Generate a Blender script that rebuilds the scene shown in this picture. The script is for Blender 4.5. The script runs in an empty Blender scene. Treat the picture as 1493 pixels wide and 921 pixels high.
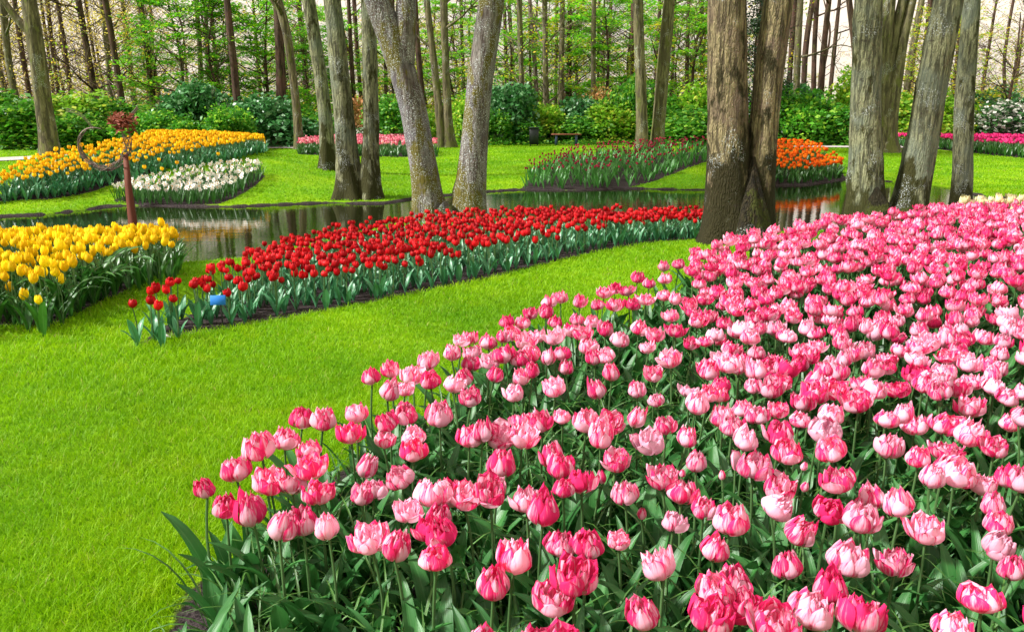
import bpy, math, random
import numpy as np
from mathutils import Vector
random.seed(7); RS = np.random.RandomState(11)
R = math.radians; PI = math.pi
S = bpy.context.scene; COL = S.collection

# ------------------------------------------------------------------ camera
FPX, CX, CY = 1161.0, 746.5, 460.5
CAMZ, PITCH = 1.4, R(15.0)
cam_d = bpy.data.cameras.new('camera'); cam = bpy.data.objects.new('camera', cam_d); COL.objects.link(cam)
cam.location = (0, 0, CAMZ); cam.rotation_euler = (R(90) - PITCH, 0, 0)
cam_d.sensor_width = 36; cam_d.lens = 36 * FPX / 1493; cam_d.clip_start = .05; cam_d.clip_end = 2000
S.camera = cam

# ------------------------------------------------------------------ world and sun
SUN_EL, SUN_AZ = R(43), R(-104)          # azimuth measured from +Y (view direction) towards +X
sdir = Vector((math.sin(SUN_AZ) * math.cos(SUN_EL), math.cos(SUN_AZ) * math.cos(SUN_EL), math.sin(SUN_EL)))
sl = bpy.data.lights.new('sun', 'SUN'); so = bpy.data.objects.new('sun', sl); COL.objects.link(so)
sl.energy = 4.2; sl.angle = R(4.0); sl.color = (1, .96, .92)
so.rotation_euler = sdir.to_track_quat('Z', 'Y').to_euler(); so.location = (0, 0, 40)
W = bpy.data.worlds.new('World'); S.world = W; W.use_nodes = True
wn, wl = W.node_tree.nodes, W.node_tree.links
wn.clear()
sky = wn.new('ShaderNodeTexSky'); sky.sky_type = 'NISHITA'; sky.sun_disc = False
sky.sun_elevation = SUN_EL; sky.sun_rotation = SUN_AZ; sky.dust_density = 4.0; sky.air_density = 1.0
tc = wn.new('ShaderNodeTexCoord'); cn = wn.new('ShaderNodeTexNoise'); cn.inputs['Scale'].default_value = 2.2; cn.inputs['Detail'].default_value = 5
mp = wn.new('ShaderNodeMapping'); mp.inputs['Scale'].default_value = (1, 1, 2.6)
wl.new(tc.outputs['Generated'], mp.inputs[0]); wl.new(mp.outputs[0], cn.inputs[0])
rp = wn.new('ShaderNodeValToRGB'); rp.color_ramp.elements[0].position = .34; rp.color_ramp.elements[0].color = (.45, .45, .45, 1)
rp.color_ramp.elements[1].position = .62; rp.color_ramp.elements[1].color = (.98, .98, .98, 1)
wl.new(cn.outputs[0], rp.inputs[0])
mx = wn.new('ShaderNodeMix'); mx.data_type = 'RGBA'
wl.new(rp.outputs[0], mx.inputs[0]); wl.new(sky.outputs[0], mx.inputs[6]); mx.inputs[7].default_value = (8.4, 7.3, 6.1, 1)
bg = wn.new('ShaderNodeBackground'); bg.inputs['Strength'].default_value = .088
wo = wn.new('ShaderNodeOutputWorld'); wl.new(mx.outputs[2], bg.inputs[0]); wl.new(bg.outputs[0], wo.inputs[0])

S.view_settings.view_transform = 'Standard'; S.view_settings.look = 'None'
S.view_settings.exposure = 0.93; S.view_settings.gamma = 1.0
S.render.engine = 'CYCLES'
cy = S.cycles
cy.max_bounces = 6; cy.diffuse_bounces = 3; cy.glossy_bounces = 3; cy.transmission_bounces = 4; cy.transparent_max_bounces = 4
cy.use_denoising = True; cy.sample_clamp_indirect = 6; cy.caustics_reflective = False; cy.caustics_refractive = False
cy.use_adaptive_sampling = True; cy.adaptive_threshold = .02

# ------------------------------------------------------------------ pixel <-> world measuring helpers
FWD = np.array([0, math.cos(PITCH), -math.sin(PITCH)]); UPV = np.array([0, math.sin(PITCH), math.cos(PITCH)])
CP = np.array([0, 0, CAMZ])
def ray(px, py):
    return FWD + (px - CX) / FPX * np.array([1., 0, 0]) - (py - CY) / FPX * UPV
def on_z(px, py, z):
    r = ray(px, py); return CP + r * ((z - CAMZ) / r[2])
def on_y(px, py, Y):
    r = ray(px, py); return CP + r * (Y / r[1])
def project(P):
    P = np.atleast_2d(P) - CP
    dz = P @ FWD; dz = np.where(dz < .01, .01, dz)
    return np.stack([CX + FPX * P[:, 0] / dz, CY - FPX * (P @ UPV) / dz, dz], 1)

# ------------------------------------------------------------------ terrain
WZ = -.33
near_px = [(-500, 395), (0, 390), (150, 388), (268, 386), (353, 380), (420, 366), (520, 342), (600, 321), (720, 319), (800, 322), (900, 327),
           (1000, 333), (1128, 341), (1185, 339), (1300, 333), (1493, 330), (2100, 345)]
far_px = [(2100, 305), (1493, 291), (1427, 285), (1387, 274), (1353, 269), (1286, 264), (1239, 261), (1180, 270), (1128, 271), (1080, 274), (1033, 277),
          (1000, 277), (917, 275), (840, 278), (756, 277), (705, 280), (662, 284), (604, 290), (560, 297), (525, 297), (480, 296), (400, 299), (337, 302), (250, 301),
          (162, 300), (135, 305), (67, 313), (0, 316), (-500, 330)]
near_w = [on_z(a, b, WZ)[:2] for a, b in near_px]; far_w = [on_z(a, b, WZ)[:2] for a, b in far_px]
POND = np.array(near_w + far_w)
_n = np.array(near_w); _f = np.array(far_w[::-1])
def sdist(P, x, y):
    """distance to polygon, negative inside"""
    x = np.asarray(x, float); y = np.asarray(y, float); best = np.full(x.shape, 1e9); ins = np.zeros(x.shape, bool)
    n = len(P)
    for i in range(n):
        ax, ay = P[i]; bx, by = P[(i + 1) % n]; dx, dy = bx - ax, by - ay
        t = np.clip(((x - ax) * dx + (y - ay) * dy) / (dx * dx + dy * dy + 1e-12), 0, 1)
        best = np.minimum(best, np.hypot(x - ax - t * dx, y - ay - t * dy))
        if by != ay:
            c = ((ay > y) != (by > y)) & (x < dx * (y - ay) / dy + ax); ins ^= c
    return np.where(ins, -best, best)
def sm(t): t = np.clip(t, 0, 1); return t * t * (3 - 2 * t)
def gs(x, y, cx, cy_, a, sx, sy): return a * np.exp(-((x - cx) / sx) ** 2 - ((y - cy_) / sy) ** 2)
def mid_y(x):
    return .5 * (np.interp(x, _n[:, 0], _n[:, 1]) + np.interp(x, _f[:, 0], _f[:, 1]))
def terrain(x, y, dp=None):
    x = np.asarray(x, float); y = np.asarray(y, float)
    if dp is None: dp = sdist(POND, x, y)
    near = y < mid_y(x)
    zn = gs(x, y, 3.6, 5.6, .20, 2.3, 2.2) + .012 * np.sin(x * 1.3 + 1) * np.sin(y * 1.1)
    zf = (-.27 + gs(x, y, -7.6, 18.4, .62, 4.4, 4.4) + gs(x, y, 3.6, 23, .27, 4, 4.5) + gs(x, y, 7.6, 21.5, .34, 3, 3) + gs(x, y, -18, 24, .10, 6, 6)
          + .03 * np.sin(x * .45) * np.sin(y * .37 + 1) + .25 * sm((y - 45) / 60))
    zn = -.295 + (zn + .295) * sm(dp / np.where(x < -2.5, 2.6, 4.2)); zf = -.295 + (zf + .295) * sm(dp / np.where(x < -1, 2.2, .9))
    zo = np.where(near, zn, zf)
    zi = -.295 - .5 * sm(-dp / .30)
    return np.where(dp > 0, zo, zi)
def ter(x, y): return float(terrain(np.array([x]), np.array([y]))[0])
TS = np.concatenate([np.arange(1, 14, .06), np.arange(14, 70, .25)])
def hit(px, py, h=0.):
    r = ray(px, py); r = r / r[1]
    P = CP + TS[:, None] * r
    g = P[:, 2] - np.maximum(terrain(P[:, 0], P[:, 1]), WZ) - h
    k = np.where(g < 0)[0]
    if not len(k): return CP + 45 * r
    k = k[0]
    if k == 0: return P[0]
    t = TS[k - 1] + (TS[k] - TS[k - 1]) * g[k - 1] / (g[k - 1] - g[k])
    return CP + t * r
def poly(pts):
    return np.array([hit(p[0], p[1], p[2] if len(p) > 2 else 0)[:2] for p in pts])

# ------------------------------------------------------------------ mesh helpers
class G:
    def __init__(s): s.v = []; s.f = []; s.n = 0
    def add(s, v, f, mat=0, uv=None):
        v = np.asarray(v, float).reshape(-1, 3); f = np.asarray(f, int)
        if uv is None: uv = np.zeros((len(v), 2))
        s.v.append((v, np.asarray(uv, float))); s.f.append((f + s.n, mat)); s.n += len(v); return s
    def merged(s):
        return np.concatenate([a for a, b in s.v]), np.concatenate([b for a, b in s.v])
    def scatter(s, src, pos, rz, sc, tilt=None, ta=None, zs=None, first=0):
        """add a copy of src at every pos; uv.x is shifted by an own integer for every copy"""
        V, U = src.merged(); m = len(pos); nv = len(V)
        pos = np.asarray(pos); sc = np.broadcast_to(np.asarray(sc, float), (m,))
        P = V[None] * sc[:, None, None]
        if zs is not None: P[..., 2] *= zs[:, None]
        if tilt is not None:
            ct, st = np.cos(tilt)[:, None], np.sin(tilt)[:, None]
            y, z = P[..., 1].copy(), P[..., 2].copy(); P[..., 1] = y * ct - z * st; P[..., 2] = y * st + z * ct
        c, n_ = np.cos(rz)[:, None], np.sin(rz)[:, None]
        x, y = P[..., 0].copy(), P[..., 1].copy(); P[..., 0] = x * c - y * n_; P[..., 1] = x * n_ + y * c
        P += pos[:, None]
        UU = np.repeat(U[None], m, 0).copy(); UU[..., 0] += (first + np.arange(m))[:, None] * 32
        for f, mat in src.f:
            F = f[None] + (np.arange(m) * nv)[:, None, None]
            s.f.append((F.reshape(-1, f.shape[1]) + s.n, mat))
        s.v.append((P.reshape(-1, 3), UU.reshape(-1, 2))); s.n += m * nv
        return s
    def mesh(s, name, mats, smooth=True):
        V, U = s.merged(); me = bpy.data.meshes.new(name)
        lt = np.concatenate([np.full(len(f), f.shape[1]) for f, m in s.f]); li = np.concatenate([f.ravel() for f, m in s.f])
        mi = np.concatenate([np.full(len(f), m) for f, m in s.f])
        me.vertices.add(len(V)); me.vertices.foreach_set('co', V.ravel().astype(np.float32))
        me.loops.add(len(li)); me.loops.foreach_set('vertex_index', li.astype(np.int32))
        me.polygons.add(len(lt)); me.polygons.foreach_set('loop_start', (np.cumsum(lt) - lt).astype(np.int32))
        me.polygons.foreach_set('loop_total', lt.astype(np.int32)); me.polygons.foreach_set('material_index', mi.astype(np.int32))
        if smooth: me.polygons.foreach_set('use_smooth', np.ones(len(lt), bool))
        ul = me.uv_layers.new(name='UVMap'); ul.data.foreach_set('uv', U[li].ravel().astype(np.float32))
        for m in (mats if isinstance(mats, (list, tuple)) else [mats]): me.materials.append(m)
        me.update(calc_edges=True); me.validate(); return me
def ob(name, me, parent=None, loc=None, rz=0, sc=None, rot=None):
    o = bpy.data.objects.new(name, me); COL.objects.link(o)
    if parent: o.parent = parent
    if loc is not None: o.location = loc
    if rot is not None: o.rotation_euler = rot
    elif rz: o.rotation_euler = (0, 0, rz)
    if sc is not None: o.scale = sc if hasattr(sc, '__len__') else (sc, sc, sc)
    return o
def tag(o, label, cat=None, group=None, kind=None):
    o['label'] = label
    if cat: o['category'] = cat
    if group: o['group'] = group
    if kind: o['kind'] = kind
    return o
def gridf(nu, nv, off=0):
    i = np.arange(nv - 1)[:, None] * nu + np.arange(nu - 1)[None]
    return np.stack([i, i + 1, i + nu + 1, i + nu], -1).reshape(-1, 4) + off
def tube(g, path, rad, sides=8, mat=0, cap=True, wob=None):
    P = np.asarray(path, float); n = len(P); rad = np.broadcast_to(np.asarray(rad, float), (n,))
    T = np.gradient(P, axis=0); T /= np.linalg.norm(T, axis=1)[:, None] + 1e-9
    ref = np.array([1., 0, 0]) if abs(T[:, 0]).mean() < .8 else np.array([0, 1., 0])
    A = ref[None] - (T @ ref)[:, None] * T; A /= np.linalg.norm(A, axis=1)[:, None] + 1e-9; B = np.cross(T, A)
    a = np.arange(sides + 1) / sides * 2 * PI
    rr = rad[:, None] * (np.ones((n, sides + 1)) if wob is None else wob(a[None], np.arange(n)[:, None], P))
    V = P[:, None] + rr[..., None] * (np.cos(a)[None, :, None] * A[:, None] + np.sin(a)[None, :, None] * B[:, None])
    L = np.concatenate([[0], np.cumsum(np.linalg.norm(np.diff(P, axis=0), axis=1))])
    uv = np.stack([np.repeat(a[None] / (2 * PI), n, 0), np.repeat(L[:, None], sides + 1, 1)], -1)
    g.add(V.reshape(-1, 3), gridf(sides + 1, n), mat, uv.reshape(-1, 2))
    if cap:
        c = np.concatenate([V[-1, :-1], P[-1:]]); k = np.arange(sides)
        g.add(c, np.stack([k, (k + 1) % sides, np.full(sides, sides)], 1), mat)
    return g
def box(g, c, s, rz=0, mat=0, bev=.0, rx=0):
    """box with chamfered vertical and horizontal edges"""
    c = np.array(c, float); h = np.array(s, float) / 2; b = bev or min(h) * .12
    ring = lambda x, y: [(-x, -y + b), (-x + b, -y), (x - b, -y), (x, -y + b), (x, y - b), (x - b, y), (-x + b, y), (-x, y - b)]
    V = []
    for z, i in ((-h[2], b), (-h[2] + b, 0), (h[2] - b, 0), (h[2], b)):
        V += [(x, y, z) for x, y in ring(h[0] - i, h[1] - i)]
    V = np.array(V)
    if rx: y, z = V[:, 1].copy(), V[:, 2].copy(); V[:, 1] = y * math.cos(rx) - z * math.sin(rx); V[:, 2] = y * math.sin(rx) + z * math.cos(rx)
    x, y = V[:, 0].copy(), V[:, 1].copy(); V[:, 0] = x * math.cos(rz) - y * math.sin(rz); V[:, 1] = x * math.sin(rz) + y * math.cos(rz)
    V += c; F = []
    for r in range(3):
        for k in range(8): F.append([r * 8 + k, r * 8 + (k + 1) % 8, r * 8 + 8 + (k + 1) % 8, r * 8 + 8 + k])
    g.add(V, F, mat); m = g.n - 32
    g.f.append((np.array([[m + 7 - k for k in range(8)], [m + 24 + k for k in range(8)]]), mat)); return g

# ------------------------------------------------------------------ material helpers
class NT:
    def __init__(s, name):
        s.m = bpy.data.materials.new(name); s.m.use_nodes = True; s.t = s.m.node_tree; s.t.nodes.clear()
    def n(s, typ, out=0, **kw):
        nd = s.t.nodes.new('ShaderNode' + typ)
        for k, v in kw.items():
            if k.startswith('p_'): setattr(nd, k[2:], v); continue
            i = nd.inputs[int(k[1:])] if (k[0] == 'i' and k[1:].isdigit()) else nd.inputs[k.replace('_', ' ')]
            if isinstance(v, bpy.types.NodeSocket): s.t.links.new(v, i)
            else: i.default_value = v
        return nd.outputs[out]
    def math(s, op, a, b=0., c=0., clamp=False): return s.n('Math', p_operation=op, i0=a, i1=b, i2=c, p_use_clamp=clamp)
    def mix(s, f, a, b, bt='MIX'):
        nd = s.t.nodes.new('ShaderNodeMix'); nd.data_type = 'RGBA'; nd.blend_type = bt
        for i, v in ((0, f), (6, a), (7, b)):
            if isinstance(v, bpy.types.NodeSocket): s.t.links.new(v, nd.inputs[i])
            else: nd.inputs[i].default_value = v if i == 0 else (*v, 1)[:4]
        return nd.outputs[2]
    def step(s, v, a, b): return s.n('MapRange', Value=v, From_Min=a, From_Max=b, p_interpolation_type='SMOOTHSTEP')
    def noise(s, vec, scale, detail=3, rough=.5, w=None):
        return s.n('TexNoise', Vector=vec, Scale=scale, Detail=detail, Roughness=rough)
    def scale(s, v, sc): return s.n('VectorMath', p_operation='MULTIPLY', i0=v, i1=sc)
    def bump(s, h, st, dist=.01): return s.n('Bump', Strength=st, Distance=dist, Height=h)
    def out(s, sh, disp=None):
        o = s.t.nodes.new('ShaderNodeOutputMaterial'); s.t.links.new(sh, o.inputs[0]); return s.m
    def leafy(s, col, rough, trans, nrm=None, tcol=None, spec=.5):
        kw = dict(Base_Color=col, Roughness=rough, Specular_IOR_Level=spec)
        if nrm is not None: kw['Normal'] = nrm
        p = s.n('BsdfPrincipled', **kw); t = s.n('BsdfTranslucent', Color=tcol if tcol is not None else col)
        return s.n('MixShader', i0=trans, i1=p, i2=t)

def uvparts(t):
    uv = t.n('TexCoord', out=2); x = t.n('SeparateXYZ', Vector=uv); y = t.n('SeparateXYZ', out=1, Vector=uv)
    f = t.math('FRACT', x); pid = t.math('FLOOR', x)
    edge = t.math('ABSOLUTE', t.math('SUBTRACT', t.math('MULTIPLY', f, 2.), 1.))
    return uv, f, y, pid, edge
def petal_mat(name, main, pale, base, streak=.5, trans=.32, inner=None, tonevar=.25, rough=.68, palelo=.62, palehi=.3):
    t = NT(name); uv, f, v, pid, edge = uvparts(t)
    inst = t.math('FLOOR', t.math('DIVIDE', pid, 32.))
    rnd = t.n('TexWhiteNoise', p_noise_dimensions='2D', Vector=t.n('CombineXYZ', X=pid, Y=3.7))
    irnd = t.n('TexWhiteNoise', p_noise_dimensions='2D', Vector=t.n('CombineXYZ', X=inst, Y=t.n('ObjectInfo', out=5)))
    oc = t.n('SeparateColor', Color=t.n('ObjectInfo', out=1))
    vec = t.n('CombineXYZ', X=t.math('MULTIPLY', f, 9.), Y=t.math('MULTIPLY', v, 1.5), Z=t.math('MULTIPLY_ADD', pid, 3.1, t.math('MULTIPLY', t.n('ObjectInfo', out=5), 50.)))
    st = t.noise(vec, 1., 3, .55)
    # a pale flame up the middle of each petal and pale fine streaks
    m = t.math('ADD', st, t.math('MULTIPLY', edge, -.22)); m = t.math('ADD', m, t.math('MULTIPLY', v, -.16))
    m = t.math('ADD', m, t.math('MULTIPLY', t.math('SUBTRACT', rnd, .5), .30)); m = t.math('ADD', m, t.math('MULTIPLY', t.math('SUBTRACT', irnd, .5), tonevar))
    m = t.math('ADD', m, t.math('MULTIPLY', t.math('SUBTRACT', 1., oc), .5))
    k = t.math('MULTIPLY', t.step(m, palehi, palelo), streak, clamp=True)
    col = t.mix(k, main, pale)
    col = t.mix(t.step(v, .26, .0), col, base)
    dark = t.math('ADD', .82, t.math('MULTIPLY', irnd, .3)); col = t.mix(1., col, t.n('CombineColor', Red=dark, Green=dark, Blue=dark), 'MULTIPLY')
    hb = t.noise(t.n('CombineXYZ', X=t.math('MULTIPLY', f, 26.), Y=t.math('MULTIPLY', v, 2.), Z=pid), 1., 2)
    return t.out(t.leafy(col, rough, trans, t.bump(hb, .35, .002), spec=.2))
def leaf_mat(name, a, b, edgec, trans=.22, rough=.36, spec=.5):
    t = NT(name); uv, f, v, pid, edge = uvparts(t)
    rnd = t.n('TexWhiteNoise', p_noise_dimensions='2D', Vector=t.n('CombineXYZ', X=pid, Y=t.n('ObjectInfo', out=5)))
    st = t.noise(t.n('CombineXYZ', X=t.math('MULTIPLY', f, 16.), Y=t.math('MULTIPLY', v, 1.2), Z=pid), 1., 2)
    k = t.math('MULTIPLY_ADD', rnd, .55, t.math('MULTIPLY', st, .55))
    col = t.mix(k, a, b); col = t.mix(t.math('MULTIPLY', t.step(edge, .12, .0), .35), col, edgec)
    big = t.noise(t.n('TexCoord', out=3), 6., 3); col = t.mix(t.math('MULTIPLY', t.step(big, .58, .75), .3), col, edgec)
    return t.out(t.leafy(col, rough, trans, t.bump(st, .4, .003), spec=spec))
def foliage_mat(name, a, b, c, trans=.4, rough=.5, cshare=.2):
    """leaves of trees and shrubs: tones differ from leaf to leaf and from clump to clump"""
    t = NT(name); uv, f, v, pid, edge = uvparts(t)
    rnd = t.n('TexWhiteNoise', p_noise_dimensions='1D', W=pid)
    oi = t.n('ObjectInfo', out=5)
    cl = t.noise(t.n('TexCoord', out=3), .9, 3)
    k = t.math('ADD', t.math('MULTIPLY', rnd, .5), t.math('MULTIPLY', t.step(cl, .3, .7), .5))
    col = t.mix(k, a, b); col = t.mix(t.math('GREATER_THAN', rnd, 1 - cshare), col, c)
    vr = t.math('MULTIPLY_ADD', oi, .4, .8); col = t.mix(1., col, t.n('CombineColor', Red=vr, Green=vr, Blue=vr), 'MULTIPLY')
    return t.out(t.leafy(col, rough, trans, spec=.4))
def bark_mat(name, a, b, moss, mossamt=.5, lichen=0., ridge=26., bst=.9, tint=(.2, .12, .13), mossbase=0.):
    t = NT(name); P = t.n('TexCoord', out=3)
    oi = t.n('ObjectInfo', out=5); P2 = t.n('VectorMath', p_operation='ADD', i0=P, i1=t.n('CombineXYZ', X=t.math('MULTIPLY', oi, 31.), Y=0., Z=0.))
    rv = t.scale(P2, (1, 1, .13)); r = t.noise(rv, ridge, 5, .62); r2 = t.noise(rv, ridge * 2.6, 3)
    vor = t.n('TexVoronoi', Vector=t.n('VectorMath', p_operation='ADD', i0=t.scale(P2, (1, 1, .16)), i1=t.scale(t.n('TexNoise', out=1, Vector=P2, Scale=9., Detail=2.), (.05, .05, .05))), Scale=ridge * 1.5, p_feature='DISTANCE_TO_EDGE')
    h = t.math('ADD', t.math('MULTIPLY', r, 1.), t.math('MULTIPLY', t.step(vor, 0., .35), .35)); h = t.math('ADD', h, t.math('MULTIPLY', r2, .35))
    col = t.mix(t.step(r, .40, .60), a, b); col = t.mix(t.math('MULTIPLY', t.step(vor, .14, .0), .42), col, tuple(q * .3 for q in a))
    col = t.mix(t.math('MULTIPLY', t.step(t.noise(P2, 2.2, 4), .45, .65), .6), col, tint)
    big = t.noise(t.scale(P2, (1, 1, .45)), 4.5, 6, .65)
    zz = t.n('SeparateXYZ', out=2, Vector=t.n('TexCoord', out=3))
    mk = t.math('ADD', big, t.math('MULTIPLY', t.step(zz, 1.3, .0), mossbase))
    mk = t.step(mk, .66 - .25 * mossamt, .74 - .25 * mossamt)
    col = t.mix(mk, col, t.mix(r2, moss, tuple(min(1, 2.4 * q) for q in moss)))
    if lichen:
        li = t.noise(P2, 62., 5, .75); lz = t.noise(P2, 3.1, 3)
        lk = t.math('MULTIPLY', t.step(li, .55, .60), t.step(lz, .62 - .3 * lichen, .72 - .3 * lichen)); col = t.mix(lk, col, (.5, .55, .56))
    kn = t.noise(t.scale(P2, (1, 1, 1.6)), 5., 4, .6); col = t.mix(t.math('MULTIPLY', t.step(kn, .64, .72), .7), col, (.03, .022, .018))
    p = t.n('BsdfPrincipled', Base_Color=col, Roughness=.85, Specular_IOR_Level=.2, Normal=t.bump(h, bst, .02))
    return t.out(p)
def plain(name, col, rough=.6, var=.3, scale=20, metal=0., bst=.2):
    t = NT(name); P = t.n('TexCoord', out=3); nz = t.noise(P, scale, 4, .6)
    c = t.mix(nz, tuple(q * (1 - var) for q in col), tuple(min(1, q * (1 + var)) for q in col))
    return t.out(t.n('BsdfPrincipled', Base_Color=c, Roughness=rough, Metallic=metal, Normal=t.bump(nz, bst, .01)))

M = {}
M['pink'] = petal_mat('pink_petal', (.90, .034, .20), (.98, .58, .73), (.97, .70, .72), 1., .40, palehi=.30, palelo=.62, tonevar=.16)
M['red'] = petal_mat('red_petal', (.50, .002, .008), (.78, .016, .02), (.25, .03, .02), .9, .32, rough=.45, tonevar=.5)
M['yellow'] = petal_mat('yellow_petal', (.93, .62, .003), (.99, .82, .015), (.62, .62, .03), .9, .4, tonevar=.5)
M['amber'] = petal_mat('amber_petal', (.94, .52, .005), (.98, .72, .015), (.85, .5, .02), .9, .35, tonevar=.6)
M['orange'] = petal_mat('orange_petal', (.86, .12, .004), (.95, .28, .01), (.8, .3, .02), .9, .3, tonevar=.5)
M['plum'] = petal_mat('plum_petal', (.34, .010, .05), (.55, .04, .10), (.25, .03, .05), .8, .25, tonevar=.6)
M['rose'] = petal_mat('rose_petal', (.86, .14, .25), (.95, .55, .58), (.9, .6, .5), .9, .3, tonevar=.6)
M['magenta'] = petal_mat('magenta_petal', (.74, .012, .17), (.85, .10, .32), (.7, .1, .3), .8, .3)
M['cream'] = petal_mat('cream_petal', (.85, .78, .42), (.9, .86, .62), (.7, .75, .3), .8, .3)
M['white'] = petal_mat('white_petal', (.93, .92, .84), (.94, .94, .92), (.9, .9, .8), .8, .2)
M['cup'] = petal_mat('daffodil_cup', (.9, .35, .01), (.95, .55, .03), (.9, .4, .02), .8, .2)
M['stem'] = leaf_mat('stem_green', (.05, .12, .035), (.09, .18, .06), (.12, .2, .08), .05)
M['leaf'] = leaf_mat('tulip_leaf', (.015, .10, .022), (.06, .24, .05), (.15, .36, .12), .28, .4)
M['leafb'] = leaf_mat('blue_tulip_leaf', (.03, .17, .065), (.09, .32, .14), (.34, .55, .42), .22, .34)
M['leafd'] = leaf_mat('broad_dark_leaf', (.014, .095, .014), (.06, .21, .03), (.16, .34, .10), .25, .36)
M['leafp'] = leaf_mat('fresh_upright_leaf', (.035, .20, .03), (.11, .38, .06), (.3, .5, .2), .3, .4)
M['narrow'] = leaf_mat('narrow_leaf', (.03, .11, .012), (.09, .25, .035), (.4, .5, .35), .25, .34)
M['bark_ridged'] = bark_mat('ridged_bark', (.075, .060, .034), (.30, .25, .135), (.016, .014, .005), .50, .05, 34, 1., (.16, .11, .085), .34)
M['bark_grey'] = bark_mat('grey_bark', (.075, .075, .045), (.28, .285, .165), (.022, .022, .006), .45, .22, 28, .9, (.15, .18, .14), .2)
M['bark_lichen'] = bark_mat('lichen_bark', (.085, .065, .058), (.22, .20, .18), (.065, .055, .010), .62, .85, 16, .7, (.14, .13, .16), .10)
M['bark_far'] = bark_mat('far_bark', (.060, .052, .030), (.19, .17, .09), (.06, .065, .018), .45, .2, 12, .6, (.10, .085, .05), .1)
M['bark_dark'] = bark_mat('dark_bark', (.035, .022, .015), (.10, .066, .043), (.04, .04, .012), .35, 0, 12, .6, (.11, .055, .04), .1)
M['bark_birch'] = bark_mat('pinkish_bark', (.12, .075, .07), (.38, .29, .27), (.05, .04, .02), .3, .3, 10, .6, (.25, .16, .16), .0)
M['moss'] = bark_mat('mossy_bark', (.012, .010, .006), (.04, .032, .016), (.028, .032, .006), .45, .25, 30, 1.2, (.02, .018, .008), .1)
M['twig'] = plain('twig', (.12, .085, .055), .8)
M['spring'] = foliage_mat('spring_leaf', (.07, .34, .012), (.22, .60, .02), (.42, .62, .03), .6)
M['lime'] = foliage_mat('lime_leaf', (.20, .42, .015), (.46, .62, .03), (.70, .52, .03), .6, cshare=.3)
M['gold'] = foliage_mat('golden_leaf', (.40, .37, .06), (.66, .58, .10), (.58, .40, .08), .6, cshare=.2)
M['shrub_dark'] = foliage_mat('rhododendron_leaf', (.022, .13, .03), (.09, .30, .08), (.22, .42, .2), .25, .4, cshare=.12)
M['shrub_mid'] = foliage_mat('shrub_leaf', (.03, .19, .012), (.13, .42, .025), (.30, .55, .04), .45)
M['shrub_lime'] = foliage_mat('light_shrub_leaf', (.12, .34, .015), (.32, .58, .03), (.52, .60, .06), .5)
M['azalea'] = foliage_mat('azalea_leaf', (.25, .24, .04), (.55, .27, .09), (.70, .34, .14), .35, cshare=.35)
M['shrub_white'] = foliage_mat('white_bloom_leaf', (.02, .10, .02), (.08, .22, .05), (.75, .75, .68), .3, cshare=.4)
M['holly'] = foliage_mat('black_green_leaf', (.004, .02, .007), (.015, .05, .015), (.05, .10, .04), .15)
M['rust'] = plain('rust', (.125, .030, .012), .8, .45, 60)
M['rust_head'] = plain('red_rust', (.20, .038, .012), .75, .5, 90)
M['wire'] = plain('weathered_wire', (.16, .12, .10), .5, .4, 80, .6)
M['blue'] = plain('blue_plate', (.008, .17, .58), .75, .12, 30)
M['black'] = plain('black_post', (.02, .02, .022), .6)
M['bin'] = plain('bin_green', (.003, .009, .010), .5, .3, 12)
M['wood'] = plain('bench_wood', (.20, .06, .03), .7, .4, 14)
M['steelblue'] = plain('bench_frame', (.02, .045, .09), .5)
M['white_leaf'] = plain('fallen_petal', (.8, .8, .74), .6)
M['path'] = plain('path_gravel', (.42, .38, .37), .9, .2, 14)
M['wall'] = plain('white_render', (.7, .67, .62), .8, .1, 3)
M['roof'] = plain('red_tile', (.28, .12, .09), .8, .3, 9)

# ------------------------------------------------------------------ flower shapes
def petal(g, a, R0, H, W, base=.16, top=.8, belly=.45, tip=1.0, ruf=0., lean=0., pid=0, nu=5, nv=7, z0=0., rnd=None, off=0., mat=0, curl=0., tp=2.2):
    u = np.linspace(0, 1, nu)[None]; v = np.linspace(0, 1, nv)[:, None]
    prof = np.where(v < belly, base + (1 - base) * np.sin(np.clip(v / belly, 0, 1) * PI / 2) ** .85,
                    1 + (top - 1) * np.clip((v - belly) / (1 - belly), 0, 1) ** 1.6)
    w = W * np.where(v < .5, np.clip(np.sin(PI * np.clip(v * .9 + .06, 0, 1)), 0, 1) ** .55, np.sqrt(np.clip(1 - ((v - .5) / .5) ** tp, .0, 1)) * .985 + .015)
    s = (u - .5) * 2
    ph = a + s * w
    r = R0 * (prof + off - .10 * s * s * (v > .2)) + curl * R0 * np.clip(v - .7, 0, 1) ** 1.3 * 2
    z = z0 + H * (v - .10 * tip * s * s * v ** 2)
    if ruf and rnd is not None:
        k1, k2, k3 = rnd.rand(3) * 6.28
        r = r + R0 * ruf * v ** 1.5 * (np.sin(s * 4.2 + k1) + .6 * np.sin(s * 8 + k2 + v * 3))
        z = z + H * ruf * .55 * v ** 2 * np.sin(s * 5 + k3)
    r = r + lean * H * v ** 1.5 * .6
    V = np.stack([r * np.cos(ph), r * np.sin(ph), z + 0 * ph], -1)
    uv = np.stack([pid + .02 + .96 * (u + 0 * v), v + 0 * u], -1)
    g.add(V.reshape(-1, 3), gridf(nu, nv), mat, uv.reshape(-1, 2))
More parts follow.
